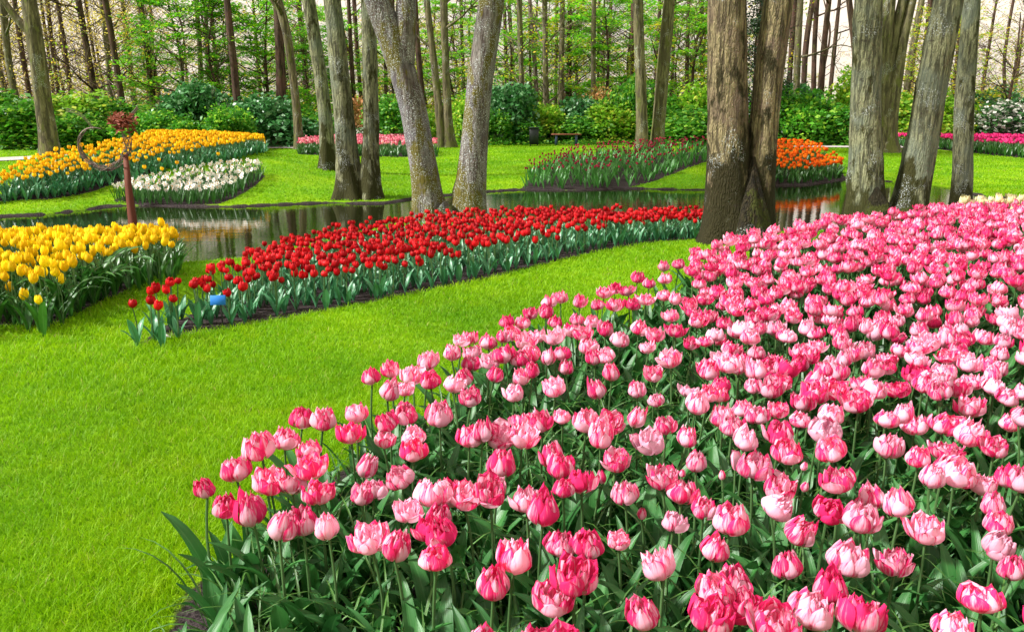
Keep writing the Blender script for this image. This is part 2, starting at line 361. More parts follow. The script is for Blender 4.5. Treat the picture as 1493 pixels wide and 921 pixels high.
def single_bloom(seed, open_=.0, nu=5, nv=7, mat=0, g=None, z0=0, scale=1.):
    r = np.random.RandomState(seed); g = g or G()
    for L in range(2):
        for k in range(3):
            petal(g, k * 2.094 + L * 1.047 + r.randn() * .06, .027 * scale * (1 - .10 * L), .060 * scale * (1 + r.randn() * .03), .86, top=.62 + open_ + r.randn() * .05,
                  ruf=.03, lean=open_ * .2, pid=L * 3 + k, nu=nu, nv=nv, rnd=r, off=.04 * (1 - L), mat=mat, z0=z0)
    return g
def double_bloom(seed, kind='round', nu=7, nv=8):
    r = np.random.RandomState(seed); g = G(); pid = 0
    op = {'round': .0, 'open': .28, 'tall': -.12}[kind]
    n0, n1, n2 = (5, 5, 5)
    for L, (n, RR, HH, W, z0) in enumerate(((n0, .041, .054, .62, 0), (n1, .035, .057, .58, .003), (n2, .026, .058, .58, .004), (4, .015, .052, .7, .004))):
        HH *= 1.12 if kind == 'tall' else 1
        RR *= .88 if kind == 'tall' else 1
        for k in range(n):
            ln = max(0, r.randn() * .12 + op * .8) * (1 - .25 * L)
            if L == 0 and r.rand() < (.16 if kind != 'open' else .3): ln += .55
            petal(g, (k + .5 * (L % 2)) * 2 * PI / n + r.randn() * .16, RR * (1 + r.randn() * .04), HH * (1 + r.randn() * .07), W, base=.2, top=.66 + op * .6 + r.randn() * .07, belly=.46, tp=2.6,
                  ruf=.05 + .028 * L, lean=ln, pid=pid, nu=nu, nv=nv, z0=z0, rnd=r, off=r.randn() * .03, curl=r.rand() * .12)
            pid += 1
    return g
def bud_bloom(seed, s=1.):
    r = np.random.RandomState(seed); g = G()
    for k in range(6): petal(g, k * 1.047, .015 * s * (1 - .08 * (k % 2)), .038 * s, .75, top=.35, ruf=.02, pid=k, nu=4, nv=6, rnd=r)
    return g
def stem_geo(H, r0, bend, g=None, n=6, sides=6, mat=0):
    g = g or G(); t = np.linspace(0, 1, n)[:, None]
    P = np.concatenate([bend * np.sin(t * PI), bend * .5 * np.sin(t * PI * 1.0), t * H - .02 * (t < .01)], 1)
    return tube(g, P, r0 * (1.1 - .25 * t[:, 0]), sides, mat, cap=False)
def leaf_geo(L, w, arch, az, fold=.35, twist=0., g=None, nu=5, nv=9, mat=0, pid=0, up=1.25, und=0.):
    """lanceolate leaf growing from the base, folded along its midrib and arching over"""
    g = g or G(); v = np.linspace(0, 1, nv); s = np.linspace(-1, 1, nu)
    th = up - arch * v ** 1.6                                   # elevation angle along the leaf
    ds = L / (nv - 1); xr = np.concatenate([[0], np.cumsum(np.cos(th[:-1]) * ds)]) + .006; z = np.concatenate([[0], np.cumsum(np.sin(th[:-1]) * ds)])
    wid = w * (np.sin(PI * np.clip(v, 0, 1) ** .8 * .97 + .03) ** .75) * (1 - .1 * v); wid[0] = w * .35; wid[-1] = w * .03
    f = fold * (1 - .5 * v)
    V = np.zeros((nv, nu, 3))
    for j in range(nu):
        a = abs(s[j]); lat = s[j] * wid * np.cos(f * 1.0); lift = a * wid * np.sin(f) + und * w * np.sin(v * 9 + j * 1.7) * a
        tw = twist * v; ll = lat * np.cos(tw); l2 = lat * np.sin(tw)
        V[:, j, 0] = xr - lift * np.sin(th); V[:, j, 1] = ll; V[:, j, 2] = z + lift * np.cos(th) + l2
    c, n_ = math.cos(az), math.sin(az); x, y = V[..., 0].copy(), V[..., 1].copy(); V[..., 0] = x * c - y * n_; V[..., 1] = x * n_ + y * c
    uv = np.stack([np.repeat(pid + .02 + .96 * (s[None] + 1) / 2, nv, 0), np.repeat(v[:, None], nu, 1)], -1)
    return g.add(V.reshape(-1, 3), gridf(nu, nv), mat, uv.reshape(-1, 2))

def leaf_set(mat, L, w, n=6, seed=1, nu=5, nv=9, archr=(.5, 1.5)):
    r = np.random.RandomState(seed); out = []
    for k in range(n):
        g = leaf_geo(L * (.8 + .4 * r.rand()), w * (.75 + .5 * r.rand()), r.uniform(*archr), 0, fold=.25 + .4 * r.rand(), twist=r.randn() * .35, nu=nu, nv=nv, pid=k, up=1.2 + .2 * r.rand(), und=.08)
        out.append((g, g.mesh('leaf', mat)))
    return out
def plant_geo(mats, bloomfn, H, L, w, seed, nleaf=3, blade=(3, 5), arch=(.3, 1.1), stem_r=.0035):
    """whole small plant in one mesh for far beds: material 0 bloom, 1 stem, 2 leaf"""
    r = np.random.RandomState(seed); g = G()
    bloomfn(g, r, H)
    stem_geo(H, stem_r, r.randn() * .01, g, 3, 4, 1)
    for k in range(nleaf):
        leaf_geo(L * (.75 + .45 * r.rand()), w * (.7 + .6 * r.rand()), r.uniform(*arch), r.rand() * 6.28, g=g, nu=blade[0], nv=blade[1], mat=2, pid=8 + k, twist=r.randn() * .4)
    return g

# ------------------------------------------------------------------ beds (outlines measured at bloom height, then laid on the terrain)
hp = .36
PINK = poly([(235, 935), (268, 872), (285, 838), (283, 700, hp), (330, 668, hp), (425, 600, hp), (528, 540, hp), (600, 522, hp), (655, 488, hp), (735, 462, hp), (815, 430, hp), (885, 415, hp),
             (935, 395, hp), (1012, 370, hp), (1060, 352, hp), (1110, 340, hp), (1170, 326, hp), (1250, 318, hp), (1330, 314, hp), (1400, 306, hp), (1493, 300, hp), (1750, 296, hp)]).tolist()
PINK += [(PINK[-1][0] + .6, 1.0), (PINK[0][0], 1.0)]; PINK = np.array(PINK)
hr = .27
RED = poly([(182, 503), (256, 489), (330, 479), (387, 468), (500, 448), (601, 428), (702, 408), (803, 383), (904, 361), (1000, 351), (1060, 350), (1060, 310, .2), (1000, 310, .2), (961, 309, .22), (904, 309, .25),
            (820, 306, hr), (736, 306, hr), (651, 309, hr), (584, 315, hr), (534, 323, hr), (488, 330, hr), (444, 340, hr), (412, 347, hr), (374, 359, hr), (357, 366, hr), (323, 386, hr), (290, 398, hr),
            (249, 410, hr), (220, 423, hr), (186, 441, hr)])
hy = .36
YEL = poly([(-120, 476), (10, 473), (60, 476), (95, 468), (130, 447), (175, 429), (209, 406), (235, 390), (258, 372), (257, 334, hy), (240, 330, hy), (175, 330, hy), (114, 331, hy), (67, 333, hy), (0, 335, hy), (-160, 338, hy)])
YELB = poly([(-150, 430, hy), (13, 404, hy), (45, 412, hy), (64, 402, hy), (92, 396, hy), (120, 380, hy), (157, 366, hy), (187, 358, hy), (240, 354, hy), (262, 342, hy), (257, 334, hy), (240, 330, hy), (175, 330, hy), (114, 331, hy),
             (67, 333, hy), (0, 335, hy), (-160, 338, hy)])
AMB = poly([(-150, 300), (0, 294), (67, 291), (135, 279), (168, 267), (230, 250), (303, 233), (384, 220), (388, 200, .36), (360, 190, .36), (303, 194, .36), (202, 199, .36), (135, 214, .36), (77, 222, .36), (44, 232, .36), (0, 253, .36), (-150, 275, .36)])
AMBB = poly([(-150, 272, .36), (0, 266, .36), (50, 262, .36), (98, 253, .36), (162, 242, .36), (202, 234, .36), (269, 221, .36), (337, 212, .36), (386, 202, .36), (386, 196, .36), (360, 190, .36), (303, 194, .36), (202, 199, .36), (135, 214, .36), (77, 222, .36), (44, 232, .36), (0, 253, .36), (-150, 268, .36)])
WHI = poly([(165, 294), (204, 298), (256, 299), (316, 298), (347, 286), (374, 270), (386, 258), (389, 238, .28), (376, 232, .28), (347, 232, .28), (295, 238, .28), (246, 247, .28), (209, 255, .28), (165, 266, .28)])
FPK = poly([(434, 226), (470, 227), (540, 229), (600, 230), (638, 229), (638, 204, .4), (590, 197, .4), (500, 197, .4), (434, 201, .4)])
PLU = poly([(756, 276), (800, 277), (860, 277), (917, 273), (960, 262), (1000, 246), (1040, 232), (1090, 226), (1090, 198, .4), (1000, 200, .4), (904, 205, .4), (837, 212, .4), (803, 220, .4), (769, 236, .4), (757, 250, .4)])
ORA = poly([(1085, 270), (1128, 270), (1180, 269), (1236, 260), (1241, 241, .35), (1230, 229, .35), (1200, 213, .35), (1180, 206, .35), (1127, 204, .35), (1085, 206, .35)])
MAG = poly([(1300, 215), (1360, 217), (1420, 224), (1493, 231), (1640, 240), (1640, 183, .42), (1493, 183, .42), (1400, 183, .42), (1300, 186, .42)])
CRE = poly([(1398, 303, .42), (1440, 302, .42), (1493, 302, .42), (1600, 303, .42), (1600, 289, .42), (1493, 290, .42), (1440, 290, .42), (1398, 292, .42)])
BEDS = [PINK, RED, YEL, AMB, WHI, FPK, PLU, ORA, MAG, CRE]

# ------------------------------------------------------------------ ground sheet
def axis(parts):
    o = [parts[0][0]]
    for a, b, s in parts:
        n = max(1, int(round((b - a) / s))); o += list(np.linspace(a, b, n + 1)[1:])
    return np.array(o)
gx = axis([(-700, -60, 80), (-60, -20, 2), (-20, -6, .25), (-6, 6, .09), (6, 20, .25), (20, 60, 2), (60, 700, 80)])
gy = axis([(-60, -4, 4), (-4, 1, .25), (1, 13, .08), (13, 20, .14), (20, 36, .3), (36, 80, 2), (80, 900, 80)])
X, Y = np.meshgrid(gx, gy); x, y = X.ravel(), Y.ravel()
dpnd = sdist(POND, x, y); z = terrain(x, y, dpnd)
db = np.min([sdist(b, x, y) for b in BEDS], 0)
t = NT('lawn_and_soil'); P = t.n('TexCoord', out=3)
soil = t.n('Attribute', out=2, p_attribute_name='bed'); wood = t.n('Attribute', out=2, p_attribute_name='wood'); bank = t.n('Attribute', out=2, p_attribute_name='bank')
n1 = t.noise(P, 1.1, 5, .6); n2 = t.noise(P, 60., 4, .7); n3 = t.noise(P, 9., 4, .6)
n0 = t.noise(P, .32, 4, .6); gcol = t.mix(t.step(n1, .35, .65), (.15, .35, .002), (.28, .46, .003)); gcol = t.mix(t.math('MULTIPLY', t.step(n0, .42, .58), .6), gcol, (.065, .22, .002)); gcol = t.mix(t.math('MULTIPLY', t.step(n2, .35, .7), .5), gcol, (.07, .20, .004))  # broad dark green patches paint soft shade bands into the lawn colour
gcol = t.mix(t.math('MULTIPLY', t.step(n3, .55, .75), .35), gcol, (.24, .40, .004))
scol = t.mix(t.step(n2, .35, .65), (.012, .009, .010), (.075, .058, .060)); scol = t.mix(t.step(n3, .5, .7), scol, (.03, .021, .020))
wcol = t.mix(t.step(n3, .4, .6), (.03, .07, .012), (.10, .12, .03)); wcol = t.mix(t.step(n1, .5, .62), wcol, (.12, .08, .045))
sk = t.step(t.math('ADD', soil, t.math('MULTIPLY', t.math('SUBTRACT', n3, .5), .10)), .02, -.01)
bk = t.step(t.math('ADD', bank, t.math('MULTIPLY', t.math('SUBTRACT', n3, .5), .10)), .045, .01)
col = t.mix(wood, gcol, wcol); col = t.mix(t.math('MAXIMUM', sk, bk), col, scol)
M['ground'] = t.out(t.n('BsdfPrincipled', Base_Color=col, Roughness=.9, Specular_IOR_Level=.15, Normal=t.bump(t.math('ADD', n2, n3), .8, .03)))
g = G(); g.add(np.stack([x, y, z], 1), gridf(len(gx), len(gy)))
me = g.mesh('lawn', M['ground'])
for nm, val in (('bed', db), ('wood', sm((y - 33.5 + 1.2 * np.sin(x * .6)) / 1.5)), ('bank', np.where(y < mid_y(x), dpnd + .04, dpnd))):
    at = me.attributes.new(nm, 'FLOAT', 'POINT'); at.data.foreach_set('value', val.astype(np.float32))
tag(ob('lawn', me), 'bright green lawn with dark soil beds around the pond', kind='structure')

# pond water
t = NT('pond_water'); P = t.n('TexCoord', out=3)
w1 = t.noise(t.scale(P, (1., 2.2, 1)), 3.2, 3, .55); w2 = t.noise(t.scale(P, (1., 3., 1)), 14., 2, .5)
hgt = t.math('ADD', t.math('MULTIPLY', w1, 1.), t.math('MULTIPLY', w2, .16))
M['water'] = t.out(t.n('BsdfPrincipled', Base_Color=(.010, .013, .004, 1), Roughness=.01, IOR=1.85, Specular_IOR_Level=1., Normal=t.bump(hgt, .05, .03)))
# fan strips between near and far bank keep the sheet inside the basin
xs = np.linspace(max(_n[0, 0], _f[0, 0]), min(_n[-1, 0], _f[-1, 0]), 160)
yn = np.interp(xs, _n[:, 0], _n[:, 1]) - .12; yf = np.interp(xs, _f[:, 0], _f[:, 1]) + .12
g = G(); g.add(np.concatenate([np.stack([xs, yn, np.full(160, WZ)], 1), np.stack([xs, yf, np.full(160, WZ)], 1)]), gridf(160, 2))
tag(ob('pond_water', g.mesh('pond_water', M['water'])), 'still dark pond reflecting flowers and sky', kind='structure')

# gravel paths
def ribbon(name, pts, w, label):
    P_ = np.array(pts, float); tt = np.linspace(0, len(P_) - 1, 60); xs_ = np.interp(tt, range(len(P_)), P_[:, 0]); ys_ = np.interp(tt, range(len(P_)), P_[:, 1])
    T = np.stack([np.gradient(xs_), np.gradient(ys_)], 1); T /= np.linalg.norm(T, axis=1)[:, None]; Nn = np.stack([-T[:, 1], T[:, 0]], 1)
    V = []
    for s_ in np.linspace(-1, 1, 7):
        q = np.stack([xs_, ys_], 1) + Nn * s_ * w / 2; V.append(np.column_stack([q, terrain(q[:, 0], q[:, 1]) + .035]))
    g = G(); g.add(np.concatenate(V), gridf(60, 7)); tag(ob(name, g.mesh(name, M['path'])), label, kind='structure')
ribbon('path', [hit(a, b)[:2] for a, b in ((-120, 238), (0, 234), (60, 231))] + [(-11.5, 30.2), (-9.0, 31.), (-7.4, 31.), (-5, 33), (-2, 36)], 1.5, 'pale gravel path behind the amber tulip bed')
ribbon('path', [(8., 33), (11.0, 31.6), (13.6, 31.2), (18, 31.3), (26, 32)], 1.5, 'pale gravel path behind the orange tulip bed')

# ------------------------------------------------------------------ trees
def smooth_path(pts, n):
    P_ = np.array(pts, float); L = np.concatenate([[0], np.cumsum(np.linalg.norm(np.diff(P_[:, :3], axis=0), axis=1))])
    t_ = np.linspace(0, L[-1], n); out = np.stack([np.interp(t_, L, P_[:, k]) for k in range(P_.shape[1])], 1)
    k = max(1, n // 12)
    if n > 8:
        ker = np.ones(2 * k + 1) / (2 * k + 1); pad = np.pad(out, ((k, k), (0, 0)), mode='reflect', reflect_type='odd')
        out = np.stack([np.convolve(pad[:, q], ker, 'valid') for q in range(out.shape[1])], 1)
    return out
def stem_path(Y, pts, top_h, top_r=.3, base_z=None, lean=1.):
    """pts: (px, py, width px) from base to top, measured on the plane y = Y"""
    W_ = []
    for px, py, w in pts:
        p = on_y(px, py, Y); dep = float((p - CP) @ FWD); W_.append([p[0], p[1], p[2], w * dep / FPX / 2])
    a, b = np.array(W_[-2]), np.array(W_[-1]); d = (b - a) / max(.1, b[2] - a[2]); r0 = b[3]
    h = top_h - b[2]
    for f_ in (.35, .7, 1.):
        q = b[:3] + d[:3] * h * f_ * lean * (1 - .3 * f_); q[2] = b[2] + h * f_; W_.append([q[0], q[1], q[2], r0 * (1 - (1 - top_r) * f_)])
    return W_
def trunk_mesh(g, W_, sides, n, gz, flare=.5, amp=.05, seed=0, rootn=5):
    P_ = smooth_path(W_, n); r = np.random.RandomState(seed); ph = r.rand(8) * 6.28
    bumps = [(r.rand() * 6.28, r.uniform(P_[0, 2], P_[-1, 2] * .6), r.uniform(.05, .14), r.uniform(.15, .4)) for _ in range(16)]
    def wob(a, i, P):
        z_ = P[:, 2][:, None]; h = z_ - gz
        w = 1 + amp * (np.sin(2 * a + ph[0] + z_ * .9) + .6 * np.sin(3 * a + ph[1] - z_ * 1.7) + .4 * np.sin(5 * a + ph[2] + z_ * 4) + .3 * np.sin(z_ * 7 + ph[3]) * np.sin(a + ph[4]) + .22 * np.sin(9 * a + ph[5]) * np.sin(z_ * 11 + ph[6]))
        w = w + flare * np.exp(-np.clip(h, -.1, 9) / .28) * (.62 + .38 * np.sin(rootn * a + ph[6])) + flare * .25 * np.exp(-np.clip(h, 0, 9) / .8)
        for ba, bz, bh, bs in bumps:
            da = np.abs((a - ba + PI) % (2 * PI) - PI); w = w + bh * np.exp(-(da / bs) ** 2 - ((z_ - bz) / (.06 + bs * .14)) ** 2)
        return w
    tube(g, P_[:, :3], P_[:, 3], sides, 0, True, wob); return P_
def branch(g, p, d, L, r, depth, rnd, tips, sides=5, up=.12, kids=4):
    n = 5 if depth else 4; P_ = [p]; q = p.copy(); dd = d.copy()
    for i in range(n - 1):
        dd = dd + rnd.randn(3) * .17 + np.array([0, 0, up * .5]); dd /= np.linalg.norm(dd); q = q + dd * L / (n - 1); P_.append(q)
    P_ = np.array(P_); tube(g, P_, np.linspace(r, r * .35, n), sides if depth else 3, 0, False)
    tips.append((P_[-1], dd))
    if depth:
        for k in range(kids):
            f_ = rnd.uniform(.35, 1.); i = min(n - 2, int(f_ * (n - 1))); s = P_[i] + (P_[i + 1] - P_[i]) * (f_ * (n - 1) - i)
            nd = dd + rnd.randn(3) * np.array([.75, .75, .4]); nd /= np.linalg.norm(nd)
            branch(g, s, nd, L * rnd.uniform(.4, .65), r * .45, depth - 1, rnd, tips, sides, up, kids)
LEAF4 = np.array([[-.5, 0, 0], [0, -.32, .06], [.5, 0, 0], [0, .32, .06]])
def leaves(g, C_, size, rnd, flat=.45, mat=0, pid0=0):
    """one small folded leaf at every centre"""
    m = len(C_); a = rnd.rand(m) * 6.28; nz = rnd.randn(m, 3) * flat + np.array([0, 0, 1.]); nz /= np.linalg.norm(nz, axis=1)[:, None]
    xa = np.stack([np.cos(a), np.sin(a), np.zeros(m)], 1); xa -= (xa * nz).sum(1)[:, None] * nz; xa /= np.linalg.norm(xa, axis=1)[:, None]; ya = np.cross(nz, xa)
    s = size * (.6 + .8 * rnd.rand(m))
    V = C_[:, None] + s[:, None, None] * (LEAF4[None, :, :1] * xa[:, None] + LEAF4[None, :, 1:2] * ya[:, None] + LEAF4[None, :, 2:] * nz[:, None])
    uv = np.stack([np.repeat(pid0 + np.arange(m)[:, None] + .5, 4, 1), np.tile(np.array([0, .5, 1, .5]), (m, 1))], -1)
    g.add(V.reshape(-1, 3), np.arange(m * 4).reshape(m, 4), mat, uv.reshape(-1, 2))
def crown_geo(seed, Rx, z0, z1, nspray, nleaf, size, mats, flat=.3, spread=.7, thick=.10, skew=1.):
    """layered sprays of leaves hung on thin twigs around an axis"""
    r = np.random.RandomState(seed); g = G(); c = []
    for k in range(nspray):
        f_ = r.rand() ** skew; zc = z0 + (z1 - z0) * f_; rad = Rx * (1 - .45 * f_) * math.sqrt(r.rand()) ; a = r.rand() * 6.28
        c0 = np.array([rad * math.cos(a), rad * math.sin(a), zc]); s = spread * r.uniform(.5, 1.2)
        q = r.randn(nleaf, 3) * np.array([s * .5, s * .5, thick * s]) ; q[:, 2] -= .12 * (q[:, 0] ** 2 + q[:, 1] ** 2) / max(s, .1)
        c.append(c0 + q)
        b0 = np.array([0, 0, max(z0 * .6, zc - rad * .6)]); m_ = (b0 + c0) / 2 + r.randn(3) * .12
        tube(g, [b0, m_, c0], [.022, .013, .004], 4, 1, False)
        for j in range(3):
            e = c0 + q[j]; tube(g, [c0 * .75 + m_ * .25, (c0 + e) / 2 + r.randn(3) * .05, e], [.008, .005, .002], 3, 1, False)
    leaves(g, np.concatenate(c), size, r, flat)
    return g.mesh('crown', mats)
CROWN = {
    'spring': [crown_geo(20 + k, 3.2, 1.4, 8.0, 95, 85, .15, [M['spring'], M['twig']]) for k in range(4)],
    'lime': [crown_geo(40 + k, 2.9, 1.3, 8.0, 75, 60, .14, [M['lime'], M['twig']]) for k in range(3)],
    'gold': [crown_geo(60 + k, 3.0, 1.4, 8.5, 60, 28, .10, [M['gold'], M['twig']], flat=.8, thick=.35) for k in range(3)],
    'sparse': [crown_geo(80 + k, 2.6, 2.5, 9.0, 46, 22, .11, [M['lime'], M['twig']], flat=.7, thick=.3) for k in range(3)],
    'high': [crown_geo(90 + k, 3.2, 5.8, 11, 80, 60, .13, [M['spring'], M['twig']], flat=.5) for k in range(2)],  # mostly unseen upper crowns, leaves thickened to throw dappled shade on the ground
    'holly': [crown_geo(99, 1.9, .6, 9, 130, 90, .12, [M['holly'], M['twig']], flat=.9, thick=.4)],
}
TREEG = 'trees of the wood around the pond'
def tree(label, Y, stems, bark, name='tree', sides=14, n=46, crown=None, top_h=9.5, flare=.5, amp=.05, limbs=3, seed=1, group=TREEG, limb_z=3.0, lean=1., gz=None, crown_sc=1., forks=(), wedge=None):
    """stems: lists of (px, py, width) measured upward from the base; the first is the main stem"""
    b = on_y(stems[0][0][0], stems[0][0][1], Y); gz = ter(b[0], Y) if gz is None else gz
    root = ob(name, None, loc=(b[0], Y, gz)); tag(root, label, 'tree', group)
    g = G(); r = np.random.RandomState(seed); tips = []
    top = None
    for i, st in enumerate(stems):
        W_ = stem_path(Y + (0 if i == 0 else .0), st, top_h * (1 - .06 * i), lean=lean)
        if i not in forks:
            p0 = list(W_[0]); k = 0
            p0[2] = gz - .12; W_ = [p0] + [w for w in W_ if w[2] > gz + .02]
        W_ = np.array(W_); W_[:, :3] -= np.array([b[0], Y, gz])
        P_ = trunk_mesh(g, W_, sides, n, 0., flare if i not in forks else 0, amp, seed * 7 + i)
        if top is None: top = P_[-1]
        for k in range(limbs):
            zt = r.uniform(limb_z, P_[-1, 2] * .95); j = int(np.argmin(np.abs(P_[:, 2] - zt))); a = r.rand() * 6.28
            branch(g, P_[j, :3].copy(), np.array([math.cos(a), math.sin(a), .55]), r.uniform(1.2, 2.6), P_[j, 3] * .42, 2, r, tips, kids=4)
    if wedge:                                                   # a mossy buttress where the stems grow together
        for wd in wedge:
            W_ = []
            for k_, (px, py, w_) in enumerate(wd):
                p = on_y(px, py, Y - .06); W_.append([p[0] - b[0], -.17 * Y / 8.3 + .012 * k_, p[2] - gz, w_ * Y / FPX / 2])
            W_[0][2] = -.12; P_ = smooth_path(W_, 40); ph = r.rand(4) * 6.28
            tube(g, P_[:, :3], P_[:, 3], sides, 1, True, lambda a, i, P: 1 + .07 * np.sin(4 * a + ph[0]) + .05 * np.sin(7 * a + P[:, 2][:, None] * 9 + ph[1]) + .25 * np.exp(-np.clip(P[:, 2][:, None], 0, 9) / .15) * (.6 + .4 * np.sin(5 * a)))
    ob('trunk', g.mesh('trunk', [M[bark], M['moss']]), root)
    if crown:
        cs = CROWN[crown]; ax = top[:2] * .55
        ob('crown', cs[seed % len(cs)], root, (ax[0], ax[1], 0), r.rand() * 6.28, crown_sc)
    return root

tree('stout twin trunk of ridged brown bark with mossy foot behind the pink tulips', 8.35,
     [[(1062, 352, 66), (1062, 300, 60), (1062, 240, 56), (1061, 120, 55), (1060, 0, 54)], [(1100, 352, 46), (1104, 300, 42), (1109, 235, 38), (1114, 160, 39), (1124, 80, 41), (1136, 0, 43)]],
     'bark_ridged', sides=56, n=150, crown='high', limbs=2, limb_z=4.4, flare=.5, amp=.022, seed=3, crown_sc=1., wedge=[[(1084, 352, 70), (1087, 325, 56), (1090, 300, 43), (1093, 275, 28), (1095, 250, 14), (1097, 228, 4)]])
tree('pair of thick grey-green trunks on one foot, right one leaning right', 10.3,
     [[(1262, 328, 52), (1262, 280, 44), (1262, 240, 41), (1262, 130, 42), (1266, 0, 39)], [(1318, 328, 46), (1328, 290, 43), (1338, 240, 44), (1347, 193, 45), (1355, 156, 43), (1363, 96, 42), (1384, 0, 41)]],
     'bark_grey', sides=48, n=140, crown='high', limbs=2, limb_z=4.4, flare=.6, amp=.03, seed=5, wedge=[[(1275, 328, 56), (1272, 310, 44), (1270, 290, 28), (1268, 272, 12)], [(1305, 328, 60), (1308, 315, 44), (1310, 300, 22), (1310, 290, 8)]])
tree('straight knobbly grey trunk at the water edge behind cream tulips', 14.2,
     [[(1404, 293, 26), (1404, 240, 25), (1405, 156, 25), (1411, 70, 23), (1417, 0, 22)]], 'bark_grey', sides=30, n=100, crown='high', limbs=2, limb_z=5, flare=.9, amp=.06, seed=8)
tree('thick lichen-spotted pair of trunks spreading apart behind the red tulips', 11.7,
     [[(627, 330, 44), (624, 290, 40), (618, 240, 39), (610, 195, 39), (602, 156, 39), (593, 117, 39), (584, 78, 42), (565, 40, 40), (548, 0, 38), (537, -30, 36)],
      [(680, 330, 46), (684, 290, 43), (689, 240, 40), (692, 195, 38), (695, 156, 36), (699, 117, 37), (705, 78, 40), (712, 39, 39), (718, 0, 39)],
      [(588, 92, 34), (592, 60, 32), (593, 30, 30), (592, 0, 28)]],
     'bark_lichen', sides=48, n=150, crown='high', limbs=2, limb_z=4.8, flare=.35, amp=.035, seed=9, forks=(2,), wedge=[[(653, 330, 60), (653, 316, 46), (652, 300, 24), (652, 292, 8)]])
tree('pale twin trunk on the far grassy bank left of the lichen-spotted pair', 14.6,
     [[(512, 290, 34), (507, 240, 30), (502, 182, 26), (496, 104, 27), (484, 0, 25)], [(536, 290, 30), (541, 240, 23), (541, 156, 23), (539, 78, 21), (537, 0, 20)]],
     'bark_grey', sides=32, n=110, crown='high', limbs=2, limb_z=5, flare=.7, amp=.045, seed=12)
tree('slender dark-flecked trunk on the far lawn left of the pale twin trunk', 17.4,
     [[(480, 266, 21), (479, 240, 20), (474, 156, 18), (462, 78, 19), (450, 0, 20)]], 'bark_grey', sides=26, n=90, crown='high', limbs=2, limb_z=5, flare=.5, amp=.03, seed=13)
tree('big reddish trunk with a left limb behind the amber tulip bed', 24.,
     [[(75, 228, 26), (70, 195, 23), (64, 156, 22), (57, 104, 21), (51, 52, 23), (42, 0, 20)], [(49, 52, 13), (32, 38, 11), (14, 16, 9), (4, 0, 8)]],
     'bark_far', sides=26, n=80, limbs=4, limb_z=4, flare=.45, seed=14, forks=(1,), top_h=11)
tree('trunk cluster with bare roots at the left end of the magenta tulips', 27.5,
     [[(1297, 222, 20), (1296, 193, 17), (1306, 130, 16), (1314, 62, 15), (1330, 0, 14)], [(1292, 222, 13), (1291, 180, 11), (1293, 130, 11), (1301, 62, 12), (1316, 0, 13)],
      [(1288, 222, 14), (1288, 130, 13), (1291, 62, 17), (1296, 0, 20)]], 'bark_far', sides=18, n=60, limbs=2, limb_z=5, flare=.9, seed=15, top_h=10)
tree('left trunk with a burl behind the plum tulip bed', 25.5,
     [[(936, 212, 17), (936, 198, 16), (934, 104, 16), (931, 40, 16), (930, 0, 15)]], 'bark_far', sides=20, n=70, crown='high', limbs=2, limb_z=5, flare=.35, seed=16, top_h=10)
tree('right trunk with a wide foot behind the plum tulip bed', 25.9,
     [[(957, 212, 19), (959, 198, 19), (962, 156, 18), (969, 78, 18), (976, 0, 16)]], 'bark_far', sides=20, n=70, crown='high', limbs=2, limb_z=5, flare=.45, seed=17, top_h=10)
tree('double slim trunk at the back of the lawn right of the pink bed', 31.,
     [[(645, 214, 12), (640, 156, 11), (631, 78, 10), (622, 0, 10)], [(656, 214, 16), (652, 156, 13), (649, 78, 10), (647, 0, 11)]], 'bark_far', sides=14, n=50, limbs=4, limb_z=3.5, flare=.6, seed=18, top_h=11)
tree('single trunk forking high at the left end of the far pink tulips', 30.,
     [[(436, 212, 13), (433, 156, 12), (423, 78, 12), (415, 26, 12), (405, 0, 13)], [(413, 24, 8), (403, 14, 6), (396, 2, 5)]], 'bark_far', sides=14, n=50, limbs=4, limb_z=4, seed=19, forks=(1,), top_h=11)
tree('dark straight trunk rising behind the right end of the amber tulips', 33.,
     [[(349, 208, 11), (349, 182, 11), (342, 104, 10), (336, 52, 10), (331, 0, 10)]], 'bark_dark', sides=14, n=50, limbs=4, limb_z=4, seed=20, top_h=11)

ONES = ['', 'first', 'second', 'third', 'fourth', 'fifth', 'sixth', 'seventh', 'eighth', 'ninth', 'tenth', 'eleventh', 'twelfth', 'thirteenth', 'fourteenth', 'fifteenth', 'sixteenth', 'seventeenth', 'eighteenth', 'nineteenth']
TENS = {2: ('twentieth', 'twenty'), 3: ('thirtieth', 'thirty'), 4: ('fortieth', 'forty'), 5: ('fiftieth', 'fifty'), 6: ('sixtieth', 'sixty'), 7: ('seventieth', 'seventy'), 8: ('eightieth', 'eighty'), 9: ('ninetieth', 'ninety')}
def ordn(n):
    if n < 20: return ONES[n]
    t_, o_ = divmod(n, 10)
    return TENS[t_][0] if o_ == 0 else TENS[t_][1] + '-' + ONES[o_]
